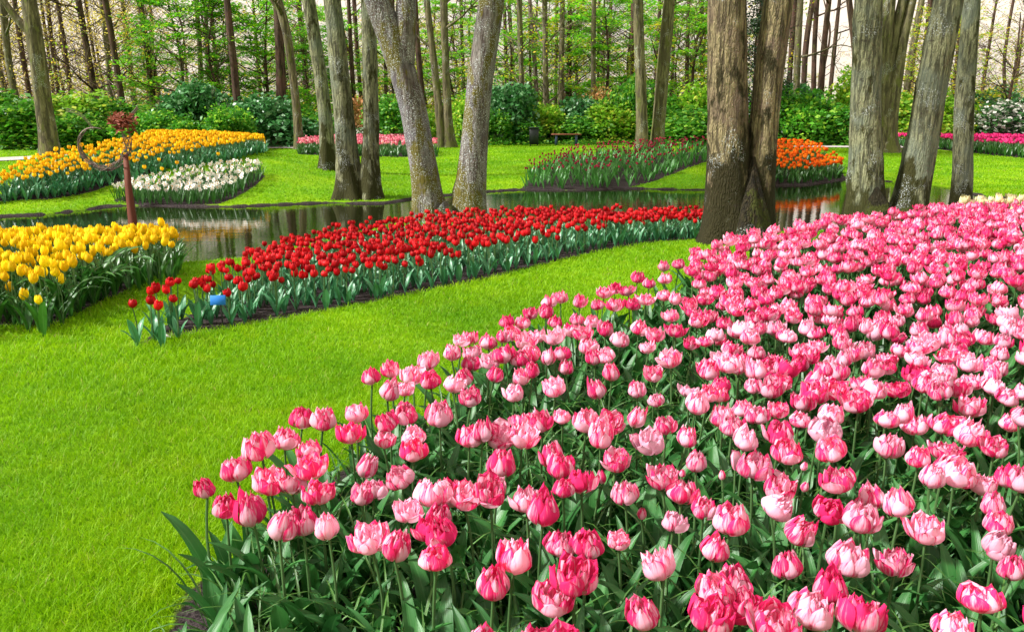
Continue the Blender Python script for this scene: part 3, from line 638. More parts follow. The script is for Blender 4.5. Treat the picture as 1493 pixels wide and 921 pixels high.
# slimmer trees of the wood behind the shrubs: (points, distance, bark)
WOODT = [
 ([(12, 156, 7), (0, 104, 7), (-8, 60, 7)], 44, 'bark_far'), ([(28, 170, 11), (20, 130, 10), (10, 78, 10), (4, 0, 10)], 36, 'bark_far'), ([(47, 160, 7), (32, 78, 7), (21, 0, 7)], 42, 'bark_dark'),
 ([(78, 130, 5), (68, 60, 4), (61, 10, 4)], 50, 'bark_dark'), ([(86, 140, 6), (76, 70, 6), (69, 0, 6)], 44, 'bark_dark'), ([(105, 145, 6), (97, 90, 6), (92, 45, 6), (82, 0, 6)], 42, 'bark_dark'),
 ([(142, 156, 9), (128, 78, 9), (114, 0, 9)], 36, 'bark_dark'), ([(149, 160, 4), (137, 80, 4), (124, 0, 5)], 48, 'bark_dark'), ([(164, 172, 9), (157, 78, 8), (148, 0, 7)], 40, 'bark_far'),
 ([(181, 165, 9), (171, 104, 9), (163, 52, 9), (153, 0, 9)], 35, 'bark_dark'), ([(198, 160, 7), (190, 100, 7), (186, 50, 7), (178, 0, 6)], 43, 'bark_far'), ([(224, 165, 8), (219, 110, 8), (213, 62, 8), (204, 0, 8)], 38, 'bark_dark'),
 ([(237, 172, 6), (228, 110, 6), (214, 60, 5)], 45, 'bark_far'), ([(294, 150, 7), (292, 80, 7), (286, 0, 7)], 42, 'bark_far'), ([(305, 150, 5), (303, 60, 6), (298, 0, 6)], 46, 'bark_dark'), ([(319, 150, 7), (314, 80, 7), (306, 0, 6)], 42, 'bark_dark'),
 ([(338, 155, 4), (334, 80, 4), (328, 0, 4)], 52, 'bark_dark'), ([(410, 150, 15), (409, 90, 14), (405, 0, 13)], 34, 'bark_dark'), ([(447, 150, 6), (441, 60, 6), (434, 0, 6)], 44, 'bark_dark'),
 ([(519, 175, 6), (513, 100, 6), (508, 0, 6)], 42, 'bark_dark'), ([(528, 165, 6), (521, 80, 6), (516, 0, 6)], 46, 'bark_dark'), ([(563, 150, 6), (562, 80, 5), (560, 0, 5)], 44, 'bark_dark'), ([(574, 160, 5), (574, 90, 5), (573, 0, 5)], 50, 'bark_dark'),
 ([(614, 120, 8), (608, 60, 8), (605, 0, 8)], 38, 'bark_dark'), ([(677, 150, 5), (674, 70, 5), (672, 0, 5)], 48, 'bark_dark'), ([(739, 140, 5), (737, 60, 5), (735, 0, 5)], 48, 'bark_dark'),
 ([(752, 160, 5), (747, 80, 5), (742, 0, 5)], 46, 'bark_dark'), ([(763, 178, 8), (759, 80, 8), (757, 0, 8)], 35, 'bark_far'), ([(774, 165, 4), (773, 95, 4), (772, 50, 3)], 40, 'bark_dark'), ([(784, 162, 6), (779, 78, 6), (772, 0, 6)], 38, 'bark_birch'),
 ([(796, 165, 9), (795, 78, 8), (794, 0, 8)], 36, 'bark_far'), ([(810, 150, 5), (811, 80, 5), (812, 0, 5)], 46, 'bark_dark'), ([(818, 155, 11), (819, 78, 8), (820, 0, 7)], 37, 'bark_far'), ([(830, 130, 8), (830, 70, 7), (831, 0, 7)], 42, 'bark_dark'),
 ([(865, 145, 7), (865, 70, 7), (866, 0, 7)], 37, 'bark_far'), ([(872, 130, 4), (872, 70, 4), (874, 0, 4)], 50, 'bark_dark'), ([(886, 120, 5), (888, 60, 5), (891, 0, 5)], 52, 'bark_dark'), ([(921, 150, 6), (922, 70, 6), (923, 0, 6)], 42, 'bark_dark'),
 ([(960, 130, 5), (961, 60, 5), (962, 0, 5)], 48, 'bark_dark'), ([(980, 120, 5), (982, 60, 5), (984, 0, 5)], 50, 'bark_dark'), ([(1001, 140, 6), (1002, 70, 6), (1004, 0, 5)], 42, 'bark_dark'), ([(1024, 130, 5), (1022, 60, 5), (1024, 0, 5)], 50, 'bark_dark'),
 ([(1106, 60, 9), (1109, 30, 9), (1113, 0, 9)], 36, 'bark_dark'), ([(1150, 135, 8), (1154, 70, 8), (1159, 0, 8)], 40, 'bark_dark'), ([(1160, 158, 10), (1163, 78, 10), (1167, 0, 9)], 35, 'bark_far'), ([(1171, 140, 8), (1174, 70, 8), (1185, 0, 8)], 40, 'bark_dark'),
 ([(1186, 148, 7), (1187, 78, 7), (1191, 0, 8)], 38, 'bark_dark'), ([(1196, 150, 9), (1200, 78, 9), (1209, 0, 8)], 37, 'bark_dark'), ([(1209, 148, 6), (1216, 78, 6), (1224, 0, 5)], 41, 'bark_dark'), ([(1246, 60, 9), (1243, 35, 9), (1237, 0, 8)], 30, 'bark_dark'),
 ([(1319, 158, 9), (1324, 110, 10), (1333, 60, 10), (1344, 0, 9)], 36, 'bark_far'), ([(1346, 120, 7), (1350, 60, 7), (1357, 0, 7)], 42, 'bark_dark'), ([(1470, 170, 5), (1462, 100, 5), (1470, 40, 4), (1478, 0, 4)], 44, 'bark_dark')]
WOODT.sort(key=lambda q: q[0][0][0])
for i, (pts, Yd, bk_) in enumerate(WOODT):
    x0 = pts[0][0]; b = on_y(pts[0][0], pts[0][1], Yd); gz = ter(b[0], Yd)
    look = {'bark_dark': 'slim dark trunk', 'bark_far': 'slim grey-brown trunk', 'bark_birch': 'slim pinkish trunk'}[bk_]
    if pts[0][2] >= 9: look = look.replace('slim', 'thicker')
    # continue the stem from the lowest visible point down to the ground
    d0 = (pts[0][0] - pts[1][0]) / max(1, pts[0][1] - pts[1][1]); pb = project([b[0], Yd, gz])[0]
    pts = [(pts[0][0] + d0 * .6 * (pb[1] - pts[0][1]), pb[1], pts[0][2] * 1.1)] + pts
    cr = 'gold' if x0 < 260 and i % 2 == 0 else ('sparse' if i % 3 == 0 else None)
    if 1140 < x0 < 1250: cr = None
    tree(f'{look}, {ordn(i + 1)} from the left in the wood behind the shrubs', Yd, [pts], bk_, sides=9, n=26, crown=cr, limbs=5 if x0 < 260 else 2, limb_z=2.0 if x0 < 260 else 3.0, flare=.3, seed=100 + i, top_h=11, lean=.8)

def leafy_tree(label, px, Y, kind, sc, seed, bark='bark_dark', h=7.):
    b = on_y(px, 200, Y); gz = ter(b[0], Y); root = ob('leafy_tree', None, loc=(b[0], Y, gz)); tag(root, label, 'tree', 'leafy young trees of the wood')
    g = G(); r = np.random.RandomState(seed); tips = []
    W_ = [[0, 0, -.1, .10 * sc], [r.randn() * .1, 0, 1.5, .085 * sc], [r.randn() * .2, 0, 3.5, .06 * sc], [r.randn() * .4, 0, h * sc, .015]]
    P_ = trunk_mesh(g, np.array(W_), 8, 18, 0., .4, .04, seed)
    for k in range(9):
        j = r.randint(4, 15); a = r.rand() * 6.28; branch(g, P_[j, :3].copy(), np.array([math.cos(a), math.sin(a), .45]), r.uniform(1.4, 2.8) * sc, P_[j, 3] * .5, 2, r, tips, kids=4, up=.06)
    ob('trunk', g.mesh('trunk', M[bark]), root); cs = CROWN[kind]; ob('crown', cs[seed % len(cs)], root, None, r.rand() * 6.28, sc)
LT = [('layered bright green maple crown above the dark shrub, left of the dark straight trunk', 278, 35.5, 'spring', 1.0), ('bright green layered spray reaching over the dark straight trunk', 325, 34.4, 'spring', .8), ('bright green crown between the dark straight trunk and the forked trunk', 392, 37, 'spring', 1.0),
      ('small low green spray of leaves behind the rusty sculpture head', 232, 38, 'spring', .62), ('fresh green crown just right of the forked trunk', 452, 41, 'spring', .75),
      ('thin green crown seen between the two pale twin trunks', 575, 40, 'spring', .62), ('green crown seen between the spreading lichen-spotted trunks', 665, 40, 'spring', .80), ('yellow-green crown behind the double slim trunk', 625, 47, 'lime', .85),
      ('green crown just right of the lichen-spotted leaning trunk', 740, 38, 'spring', .8), ('fresh green spray left of the pale twin trunk', 500, 43, 'spring', .8), ('low green crown behind the forked trunk and the flecked trunk', 425, 45, 'spring', .9), ('pale green crown high above the far pink tulips', 600, 50, 'lime', 1.0), ('green crown filling the gap right of the bin', 845, 48, 'spring', 1.0), ('green crown high over the plum tulip bed', 985, 50, 'spring', 1.0), ('tall green crown above the waste bin', 790, 43, 'spring', .95), ('yellow-tinted crown above the park bench', 826, 41, 'lime', .8),
      ('dense green crown above the orange azalea', 880, 39, 'spring', .95), ('green crown just left of the burl trunk', 915, 46, 'spring', .95), ('yellow-green crown between the two trunks behind the plum bed', 950, 42, 'lime', .7), ('green crown just left of the stout twin trunk', 1005, 38, 'spring', .85),
      ('yellow-green crown beside the stout twin trunk foot', 1040, 46, 'lime', .8), ('golden green crown behind the leaning grey-green trunk', 1345, 34, 'lime', .66), ('golden crown filling the gap left of the knobbly trunk', 1385, 36, 'lime', .7),
      ('sparse arching green tree at the right edge of the photo', 1462, 33, 'sparse', .72), ('thin green tree beyond the white-flowering shrubs', 1500, 40, 'lime', .55), ('dull golden budding tree at the left edge of the wood', 20, 46, 'gold', .9), ('dull golden budding tree behind the reddish trunk', 100, 47, 'gold', .95),
      ('dull golden budding tree behind the sculpture ring', 160, 50, 'gold', 1.0), ('dull golden budding tree left of the maple', 225, 48, 'gold', .95), ('pale budding tree behind the slim straight trunks on the right', 1225, 60, 'gold', .5), ('pale green tree low behind the slim straight trunks', 1180, 58, 'lime', .45)]
for i, (lb, px, Yd, kd, sc) in enumerate(LT): leafy_tree(lb, px, Yd, kd, sc, 300 + i)
leafy_tree('black-green conifer-like tree seen between the twin stems', 1098, 33, 'holly', .75, 399)

# thin far trees deep in the wood: one built, the rest copies
far_src = []
for k in range(4):
    g = G(); r = np.random.RandomState(500 + k); tips = []
    P_ = trunk_mesh(g, np.array([[0, 0, -.2, .16], [r.randn() * .2, 0, 4, .13], [r.randn() * .5, 0, 8, .09], [r.randn() * .8, 0, 13, .03]]), 7, 18, 0, .3, .05, 500 + k)
    for q in range(5):
        j = r.randint(5, 16); a = r.rand() * 6.28; branch(g, P_[j, :3].copy(), np.array([math.cos(a), math.sin(a), .7]), r.uniform(1.5, 3), .04, 2, r, tips, sides=4, kids=4)
    far_src.append(g.mesh('trunk', M['bark_dark']))
for i in range(38):
    px = -20 + i * 1530 / 38 + RS.randn() * 9; Yd = RS.uniform(56, 88)
    if 1140 < px < 1240 and i % 2: continue
    b = on_y(px, 150, Yd); root = ob('far_tree', None, loc=(b[0], Yd, ter(b[0], Yd)))
    side = 'left' if px < 500 else ('middle' if px < 1000 else 'right')
    tag(root, f'thin far tree deep in the {side} part of the wood, trunk against bright sky', 'tree', f'thin far trees in the {side} part of the wood')
    ob('trunk', far_src[i % 4], root, rz=RS.rand() * 6.28)
    kd = 'gold' if px < 300 or px > 1240 else ('gold' if i % 3 == 0 else 'lime')
    if not (1130 < px < 1250): ob('crown', CROWN[kd][i % 3], root, rz=RS.rand() * 6.28, sc=1.15)

# ------------------------------------------------------------------ shrubs
def shrub_geo(seed, mats, nl=5200, size=.085, lobes=9, h=1.):
    """leafy mound about 2 m wide and 1.6 m high: leaves on the shells of uneven lobes, on short twigs"""
    r = np.random.RandomState(seed); g = G(); C_ = []
    for k in range(lobes):
        a = r.rand() * 6.28; rr = math.sqrt(r.rand()) * .75; c = np.array([rr * math.cos(a), rr * .8 * math.sin(a), h * r.uniform(.45, 1.05) * (1.1 - .4 * rr)])
        R_ = r.uniform(.35, .62); m = nl // lobes
        d = r.randn(m, 3); d /= np.linalg.norm(d, axis=1)[:, None]; d[:, 2] = np.abs(d[:, 2]) * 1.0 - .35 * (r.rand(m) < .4)
        rad = R_ * (1 - .28 * r.rand(m) ** 1.5) * (1 + .22 * np.sin(d[:, 0] * 7 + k) * np.sin(d[:, 1] * 6 + 2 * k) + .15 * np.sin(d[:, 2] * 11 + d[:, 0] * 9))
        C_.append(c + d * rad[:, None])
        for j in range(5): e = c + d[j] * R_ * 1.15; tube(g, [[c[0] * .2, c[1] * .2, 0], c * .8, e], [.018, .012, .004], 4, 1, False)
    # skirt of leaves to the ground
    m = nl // 4; a = r.rand(m) * 6.28; rad = .55 + .5 * r.rand(m) ** .6; C_.append(np.stack([rad * np.cos(a), rad * np.sin(a) * .85, r.rand(m) ** 1.2 * .7 * h], 1))
    leaves(g, np.concatenate(C_), size, r, flat=.9)
    return g.mesh('foliage', mats)
SH = {k: [shrub_geo(700 + 10 * i + j, [M[k], M['twig']], size=(.125 if k == 'shrub_dark' else .115), nl=4400) for j in range(2)] for i, k in enumerate(('shrub_dark', 'shrub_mid', 'shrub_lime', 'azalea', 'shrub_white'))}
# px, distance, width px, top py, kind, label
SHR = [(15, 29, 150, 150, 'shrub_mid', 'bright green bush at the left edge of the photo'), (95, 31, 140, 140, 'shrub_lime', 'light green bush behind the big reddish trunk'), (60, 28.5, 110, 175, 'shrub_mid', 'low green bush left of the big reddish trunk'),
       (130, 29.5, 110, 165, 'shrub_mid', 'green bush behind the sculpture ring'), (185, 31.5, 120, 142, 'shrub_mid', 'mid-green bush just left of the sculpture head'), (215, 30, 100, 155, 'shrub_mid', 'green bush just right of the sculpture head'),
       (278, 31, 120, 135, 'shrub_dark', 'large blue-green rhododendron behind the amber tulips'), (330, 30, 90, 140, 'shrub_mid', 'fresh green bush left of the dark straight trunk'), (255, 29.5, 90, 170, 'shrub_mid', 'low green bush under the maple'),
       (398, 32, 120, 138, 'shrub_dark', 'tall dark rhododendron left of the forked trunk'), (452, 33.5, 100, 158, 'shrub_mid', 'green bush between the forked trunk and the flecked trunk'), (500, 34, 70, 168, 'shrub_white', 'white-flowering shrub behind the pale twin trunk'),
       (570, 34, 100, 150, 'shrub_mid', 'round green bush above the far pink tulips'), (545, 35, 60, 138, 'azalea', 'small orange azalea behind the pale twin trunk'), (612, 35, 70, 150, 'shrub_lime', 'light green bush behind the double slim trunk'), (672, 34, 80, 140, 'shrub_lime', 'yellow-green bush between the spreading trunks'),
       (735, 34, 90, 128, 'shrub_dark', 'blue-green rhododendron left of the waste bin'), (712, 33.5, 70, 160, 'shrub_mid', 'low green bush beside the leaning lichen-spotted trunk'), (800, 35, 90, 150, 'shrub_lime', 'light green bush behind the waste bin'), (838, 35.2, 90, 135, 'shrub_dark', 'grey-green rhododendron behind the park bench'),
       (868, 35.5, 80, 128, 'azalea', 'wide orange azalea above the park bench'), (905, 35, 90, 118, 'shrub_mid', 'tall green bush left of the burl trunk'), (895, 34.4, 110, 158, 'shrub_lime', 'light green bush right of the park bench'), (850, 34.4, 90, 165, 'shrub_mid', 'low green bush directly behind the park bench'), (762, 34.2, 80, 170, 'shrub_mid', 'low dark green bush left of the bin'),
       (1000, 33, 120, 145, 'shrub_mid', 'green bush behind the plum tulips, left of the stout twin trunk'), (955, 34.5, 90, 150, 'shrub_mid', 'green bush between the burl trunk and the wide-footed trunk'), (1030, 35, 100, 135, 'shrub_lime', 'light green bush against the stout twin trunk'),
       (1110, 33.5, 90, 140, 'shrub_mid', 'green bush seen between the twin stems'), (1155, 33, 110, 140, 'shrub_mid', 'dense green bush above the orange tulips'), (1205, 33.3, 110, 148, 'shrub_mid', 'dense green bush left of the thick grey-green pair'), (1250, 34.5, 110, 122, 'shrub_lime', 'light green bush behind the thick grey-green pair'),
       (1165, 36, 90, 128, 'shrub_dark', 'dark bush at the foot of the slim straight trunks'), (1330, 33, 100, 145, 'shrub_lime', 'yellow-green bush above the left end of the magenta tulips'), (1385, 33.5, 100, 150, 'shrub_lime', 'yellow-green bush left of the knobbly trunk'), (1440, 33, 110, 155, 'shrub_white', 'white-flowering shrub right of the knobbly trunk'),
       (1490, 32.5, 110, 152, 'shrub_white', 'white-flowering shrub at the right edge of the photo'), (1455, 36, 90, 128, 'shrub_dark', 'dark drooping shrub behind the white-flowering shrubs'), (1540, 34, 100, 145, 'shrub_mid', 'green bush beyond the right edge bed')]
for i, (px, Yd, wpx, top, kd, lb) in enumerate(SHR):
    b = on_y(px, 200, Yd); gz = ter(b[0], Yd); hgt = on_y(px, top, Yd)[2] - gz; w = wpx / FPX * Yd / 2.1
    root = ob('shrub', None, loc=(b[0], Yd, gz)); tag(root, lb, 'shrub', 'shrubs along the back of the lawn')
    ob('foliage', SH[kd][i % 2], root, rz=RS.rand() * 6.28, sc=(w * 1.15, w * .9, hgt / 1.32 * RS.uniform(.82, 1.2)))
# hazy undergrowth far back in the wood
g = G(); C_ = []
for k in range(150):
    px = -60 + k * 1640 / 150; Yd = RS.uniform(42, 85); c = on_y(px, 150, Yd); hh = RS.uniform(.6, 2.0) * (1.2 if px < 1130 or px > 1250 else .7)
    q = RS.randn(380, 3) * np.array([1.3, 1., .45 * hh]); C_.append(np.array([c[0], Yd, ter(c[0], Yd) + .75 * hh]) + q)
leaves(g, np.concatenate(C_), .15, RS, .9)
tag(ob('undergrowth', g.mesh('undergrowth', M['lime'])), 'yellow-green undergrowth deep in the wood', 'undergrowth', kind='stuff')
# ground cover under the shrubs
g = G(); m = 26000; xx = RS.uniform(-26, 27, m); yy = RS.uniform(32.3, 38, m); ok = (sdist(MAG, xx, yy) > .1); xx, yy = xx[ok], yy[ok]
leaves(g, np.stack([xx, yy, terrain(xx, yy) + .02 + .16 * RS.rand(len(xx))], 1), .11, RS, .7)
tag(ob('ground_cover', g.mesh('ground_cover', M['shrub_mid'])), 'low green ground cover under the shrubs', 'ground cover', kind='stuff')

# ------------------------------------------------------------------ tulips of the near beds
def grid_points(P_, s, jit, rnd):
    x0, y0 = P_.min(0); x1, y1 = P_.max(0); pts = []
    ys = np.arange(y0, y1, s * .866)
    for j, yv in enumerate(ys):
        xv = np.arange(x0 + (j % 2) * s / 2, x1, s); pts.append(np.stack([xv, np.full(len(xv), yv)], 1))
    pts = np.concatenate(pts); pts += rnd.uniform(-jit, jit, pts.shape) * s
    return pts[sdist(P_, pts[:, 0], pts[:, 1]) < -.02]
LP = {'leaf': leaf_set(M['leaf'], .30, .026, 8, 1), 'leafb': leaf_set(M['leafb'], .22, .026, 6, 2, 5, 7, (.4, 1.4)), 'leafd': leaf_set(M['leafd'], .30, .022, 6, 3, 5, 7, (.6, 1.7))}
STEMH = .30
STEMS = [stem_geo(STEMH, .0042, b_).mesh('stem', M['stem']) for b_ in (-.018, -.006, .01, .02)]
STEMG = [stem_geo(STEMH, .0042, b_, n=4, sides=4) for b_ in (-.015, .012)]
class Bloom:
    def __init__(s, g, mat): s.g = g; s.me = g.mesh('bloom', mat)
def make_tulip(name, label, cat, group, p, h, bloom, leaves_, nleaf, rnd, tone, rad=1., tilt=.2, lscale=1.):
    root = ob(name, None, loc=tuple(p)); tag(root, label, cat, group)
    k = h / STEMH
    st = ob('stem', STEMS[rnd.randint(4)], root, rz=rnd.rand() * 6.28, sc=(1, 1, k)); st.rotation_euler = (0, 0, rnd.rand() * 6.28)
    bl = ob('bloom', bloom.me, root, (0, 0, h - .004), rot=(rnd.randn() * tilt, rnd.randn() * tilt, rnd.rand() * 6.28), sc=(rad * rnd.uniform(.92, 1.08), rad * rnd.uniform(.92, 1.08), rad * rnd.uniform(.86, 1.16))); bl.color = (tone, 0, 0, 1)
    a = rnd.rand() * 6.28
    for j in range(nleaf):
        lf = ob('leaf', leaves_[rnd.randint(len(leaves_))][1], root, (0, 0, .0), rz=a + j * 2.4 + rnd.randn() * .4, sc=lscale * rnd.uniform(.8, 1.15) * (1 - .10 * j))
    return root
def rest_mesh(name, label, cat, pts, hs, blooms, mats, leafg, nleaf, rnd, rad, tilt=.2, lscale=1.):
    """the flowers past the nearest 300 as one mass: material 0 bloom, 1 stem, 2 leaf"""
    g = G(); m = len(pts)
    if not m: return
    P_ = np.column_stack([pts, terrain(pts[:, 0], pts[:, 1])]); which = rnd.randint(len(blooms), size=m); sw = rnd.randint(2, size=m)
    for b in range(len(blooms)):
        q = which == b
        if q.any(): g.scatter(blooms[b], P_[q] + np.array([0, 0, 1.]) * hs[q][:, None], rnd.rand(q.sum()) * 6.28, rad * (.9 + .2 * rnd.rand(q.sum())), tilt=rnd.randn(q.sum()) * tilt, first=b * 900)
    for b in range(2):
        q = sw == b; k0 = G(); [k0.f.append((f, 1)) for f, _ in STEMG[b].f]; k0.v = STEMG[b].v; k0.n = STEMG[b].n
        if q.any(): g.scatter(k0, P_[q], rnd.rand(q.sum()) * 6.28, 1., zs=hs[q] / STEMH)
    for j in range(nleaf):
        lw = rnd.randint(len(leafg), size=m)
        for b in range(len(leafg)):
            q = lw == b
            if q.any():
                k0 = G(); k0.v = leafg[b].v; k0.n = leafg[b].n; k0.f = [(f, 2) for f, _ in leafg[b].f]
                g.scatter(k0, P_[q], rnd.rand(q.sum()) * 6.28, lscale * (.75 + .4 * rnd.rand(q.sum())), first=j * 1000 + b * 97)
    o = ob(name, g.mesh(name, mats)); o.color = (.76, 0, 0, 1); tag(o, label, cat, kind='stuff')

# --- pink double tulips: bloom centres read off the photograph (x, y), then spread over the rest of the bed
s7 = [(290, 308), (415, 252), (520, 155), (615, 120), (728, 157), (727, 238), (558, 300), (648, 305), (755, 338), (370, 390), (485, 430), (592, 490), (692, 465), (800, 485), (690, 30), (775, 38), (895, 95), (920, 10), (1030, 115), (1060, 40),
      (1158, 95), (1157, 160), (945, 235), (1115, 260), (1125, 10), (1265, 20), (1390, 110), (935, 345), (990, 320), (1140, 410), (1235, 355), (1305, 350), (1370, 360), (980, 530), (1075, 570), (1235, 490), (1290, 510), (1250, 605), (1250, 430)]
s8 = [(10, 90), (90, 100), (175, 115), (180, 40), (260, 45), (345, 10), (85, 230), (45, 330), (310, 195), (335, 240), (445, 45), (505, 105), (545, 40), (640, 30), (570, 205), (720, 135), (780, 55), (862, 110), (905, 205), (345, 310), (425, 300), (610, 345), (765, 280),
      (840, 340), (935, 395), (810, 455), (1050, 465), (195, 370), (262, 430), (330, 555), (455, 550), (580, 520), (140, 625), (395, 695), (55, 725), (300, 780), (770, 650), (690, 850), (975, 575), (1015, 30), (1055, 60), (1108, 120), (1160, 15), (1255, 100),
      (1285, 170), (1335, 20), (1140, 235), (1250, 325), (1220, 390), (1415, 80), (1315, 495), (1290, 645), (1000, 745), (1065, 705), (1090, 800), (955, 865), (1235, 870), (1370, 830)]
s9 = [(60, 80), (98, 162), (90, 10), (320, 30), (395, 15), (442, 60), (558, 52), (655, 100), (775, 145), (835, 45), (880, 20), (325, 152), (460, 185), (570, 170), (560, 235), (505, 272), (610, 255), (720, 305), (835, 275), (890, 290), (128, 290), (280, 365), (78, 400),
      (205, 448), (383, 390), (490, 500), (775, 395), (790, 465), (775, 545), (150, 620), (360, 640), (850, 650), (725, 785), (95, 745), (35, 840), (205, 875), (600, 900)]
s5 = [(125, 800), (205, 768), (190, 865), (268, 840), (300, 798), (378, 810), (370, 735), (470, 700), (515, 640), (548, 635), (555, 745), (475, 835), (530, 800), (555, 890), (565, 690), (630, 655), (710, 562), (775, 570), (812, 528), (880, 525), (892, 482), (943, 462),
      (1025, 480), (1130, 440), (1178, 418), (1237, 430), (1275, 372), (1325, 398), (1390, 325), (1455, 315), (1395, 380), (690, 625), (735, 615), (800, 650), (850, 625), (920, 565), (650, 790), (640, 730), (705, 710), (765, 720), (820, 705), (885, 720), (950, 700),
      (965, 760), (930, 630), (990, 605), (1050, 610), (1065, 675), (1010, 555), (1080, 560), (1105, 490), (1180, 495), (1255, 490), (1310, 470), (1195, 640), (1135, 600), (1280, 590), (1140, 705), (1090, 715), (1165, 785), (1325, 670), (1355, 620), (1425, 540), (1440, 605),
      (1430, 465), (1390, 450), (820, 770), (785, 800), (920, 850), (740, 870), (1110, 860), (1275, 855), (1350, 785), (1420, 730), (1360, 890)]
sB = [(120, 170), (515, 265), (845, 235), (678, 408), (1070, 208), (1352, 208), (1355, 295), (1015, 248)]       # small closed buds
hand = [(200 + a / 2.87, 600 + b / 2.87, 0) for a, b in s7] + [(700 + a / 2.87, 600 + b / 2.87, 0) for a, b in s8] + [(1180 + a / 2.869, 600 + b / 2.869, 0) for a, b in s9] + \
       [(500 + a / 2.97, 280 + b / 2.97, 0) for a, b in s5] + [(700 + a / 2.87, 600 + b / 2.87, 1) for a, b in sB] + [(1180 + 210 / 2.869, 600 + 362 / 2.869, 1), (1180 + 740 / 2.869, 600 + 80 / 2.869, 1), (1180 + 380 / 2.869, 600 + 568 / 2.869, 1)]
rp_ = np.random.RandomState(5)
rows = []                                                    # x, y, stem height, bud?
for px, py, bud in hand:
    h = .345 + rp_.randn() * .018 - (.05 if bud else 0)
    p = hit(px, py, h + .027); rows.append((p[0], p[1], h, bud))
rows = np.array(rows)
cand = grid_points(PINK, .117, .36, rp_)
hh = .345 + rp_.randn(len(cand)) * .024
pj = project(np.column_stack([cand, terrain(cand[:, 0], cand[:, 1]) + hh + .027]))
dmin = np.min(np.hypot(cand[:, None, 0] - rows[None, :, 0], cand[:, None, 1] - rows[None, :, 1]), 1)
inhand = ((pj[:, 1] > 597) & (pj[:, 1] < 925) & (pj[:, 0] < 1490)) | ((pj[:, 0] < 1000) & (pj[:, 1] < 597))
keep = ~inhand & ~((pj[:, 0] < 690) & (pj[:, 1] > 850)) & (dmin > .085) & (pj[:, 1] < 1080) & (pj[:, 0] < 1680) & (pj[:, 0] > 100)
cand, hh = cand[keep], hh[keep]
rows = np.concatenate([rows, np.column_stack([cand, hh, np.zeros(len(cand))])])
pj = project(np.column_stack([rows[:, 0], rows[:, 1], terrain(rows[:, 0], rows[:, 1]) + rows[:, 2]]))
infr = (pj[:, 0] > -15) & (pj[:, 0] < 1508) & (pj[:, 1] < 940)
order = np.lexsort((pj[:, 2], ~infr)); sel = order[:300]; rest = order[300:]
PB = [('round', Bloom(double_bloom(k, 'round'), M['pink'])) for k in range(7)] + [('open', Bloom(double_bloom(10 + k, 'open'), M['pink'])) for k in range(4)] + [('tall', Bloom(double_bloom(20 + k, 'tall'), M['pink'])) for k in range(4)]
PBUD = Bloom(bud_bloom(3), M['pink'])
info = []
for i in sel:
    kd, bl = PB[rp_.randint(len(PB))]; tone = float(np.clip(.73 + rp_.randn() * .17 - .0007 * max(0, 760 - pj[i, 1]) - (.55 if rp_.rand() < .02 else 0), .1, 1.))
    if rows[i, 3]: kd, bl = 'bud', PBUD; tone = .8
    py = pj[i, 1]; zone = ("at the pink bed's very front" if py > 800 else "in the pink bed's front half" if py > 690 else "in the pink bed's middle" if py > 610 else "past the pink bed's middle" if py > 540 else "in the pink bed's back half")
    colw = 'pale' if tone < .66 else ('deep rose' if tone > .9 else 'rose pink')
    look = {'round': 'rounded', 'open': 'wide open', 'tall': 'upright', 'bud': 'small closed'}[kd]
    info.append([i, kd, bl, tone, zone, look + ' ' + ('' if kd == 'bud' else colw + ' ') + ('tulip bud' if kd == 'bud' else 'double tulip')])
cells = {}
for q in info: cells.setdefault((q[4], q[5]), []).append(q)
lbl = {}
for (zn_, lk), qs in cells.items():
    qs.sort(key=lambda q: pj[q[0], 0])
    for n_, q in enumerate(qs): lbl[q[0]] = f'{ordn(n_ + 1)} {lk} from the left {zn_}' if len(qs) > 1 else f'only {lk} {zn_}'
for i, kd, bl, tone, zn_, lk in info:
    p = (rows[i, 0], rows[i, 1], ter(rows[i, 0], rows[i, 1]))
    make_tulip('pink_double_tulip', lbl[i], 'pink tulip', 'pink and white double tulips in the front bed', p, rows[i, 2], bl, LP['leaf'], 3, rp_, tone, rad=(1.02 + rp_.randn() * .10) if kd != 'bud' else rp_.uniform(.75, 1.05), tilt=.16)
PLOW = [double_bloom(30 + k, ('round', 'open', 'tall')[k % 3], 5, 6) for k in range(5)]
rest_mesh('pink_double_tulips_beyond', 'mass of pink and white double tulips filling the back of the pink bed', 'pink tulips', rows[rest][:, :2], rows[rest][:, 2], PLOW, [M['pink'], M['stem'], M['leaf']], [q[0] for q in LP['leaf'][:4]], 3, rp_, 1.0, .16)

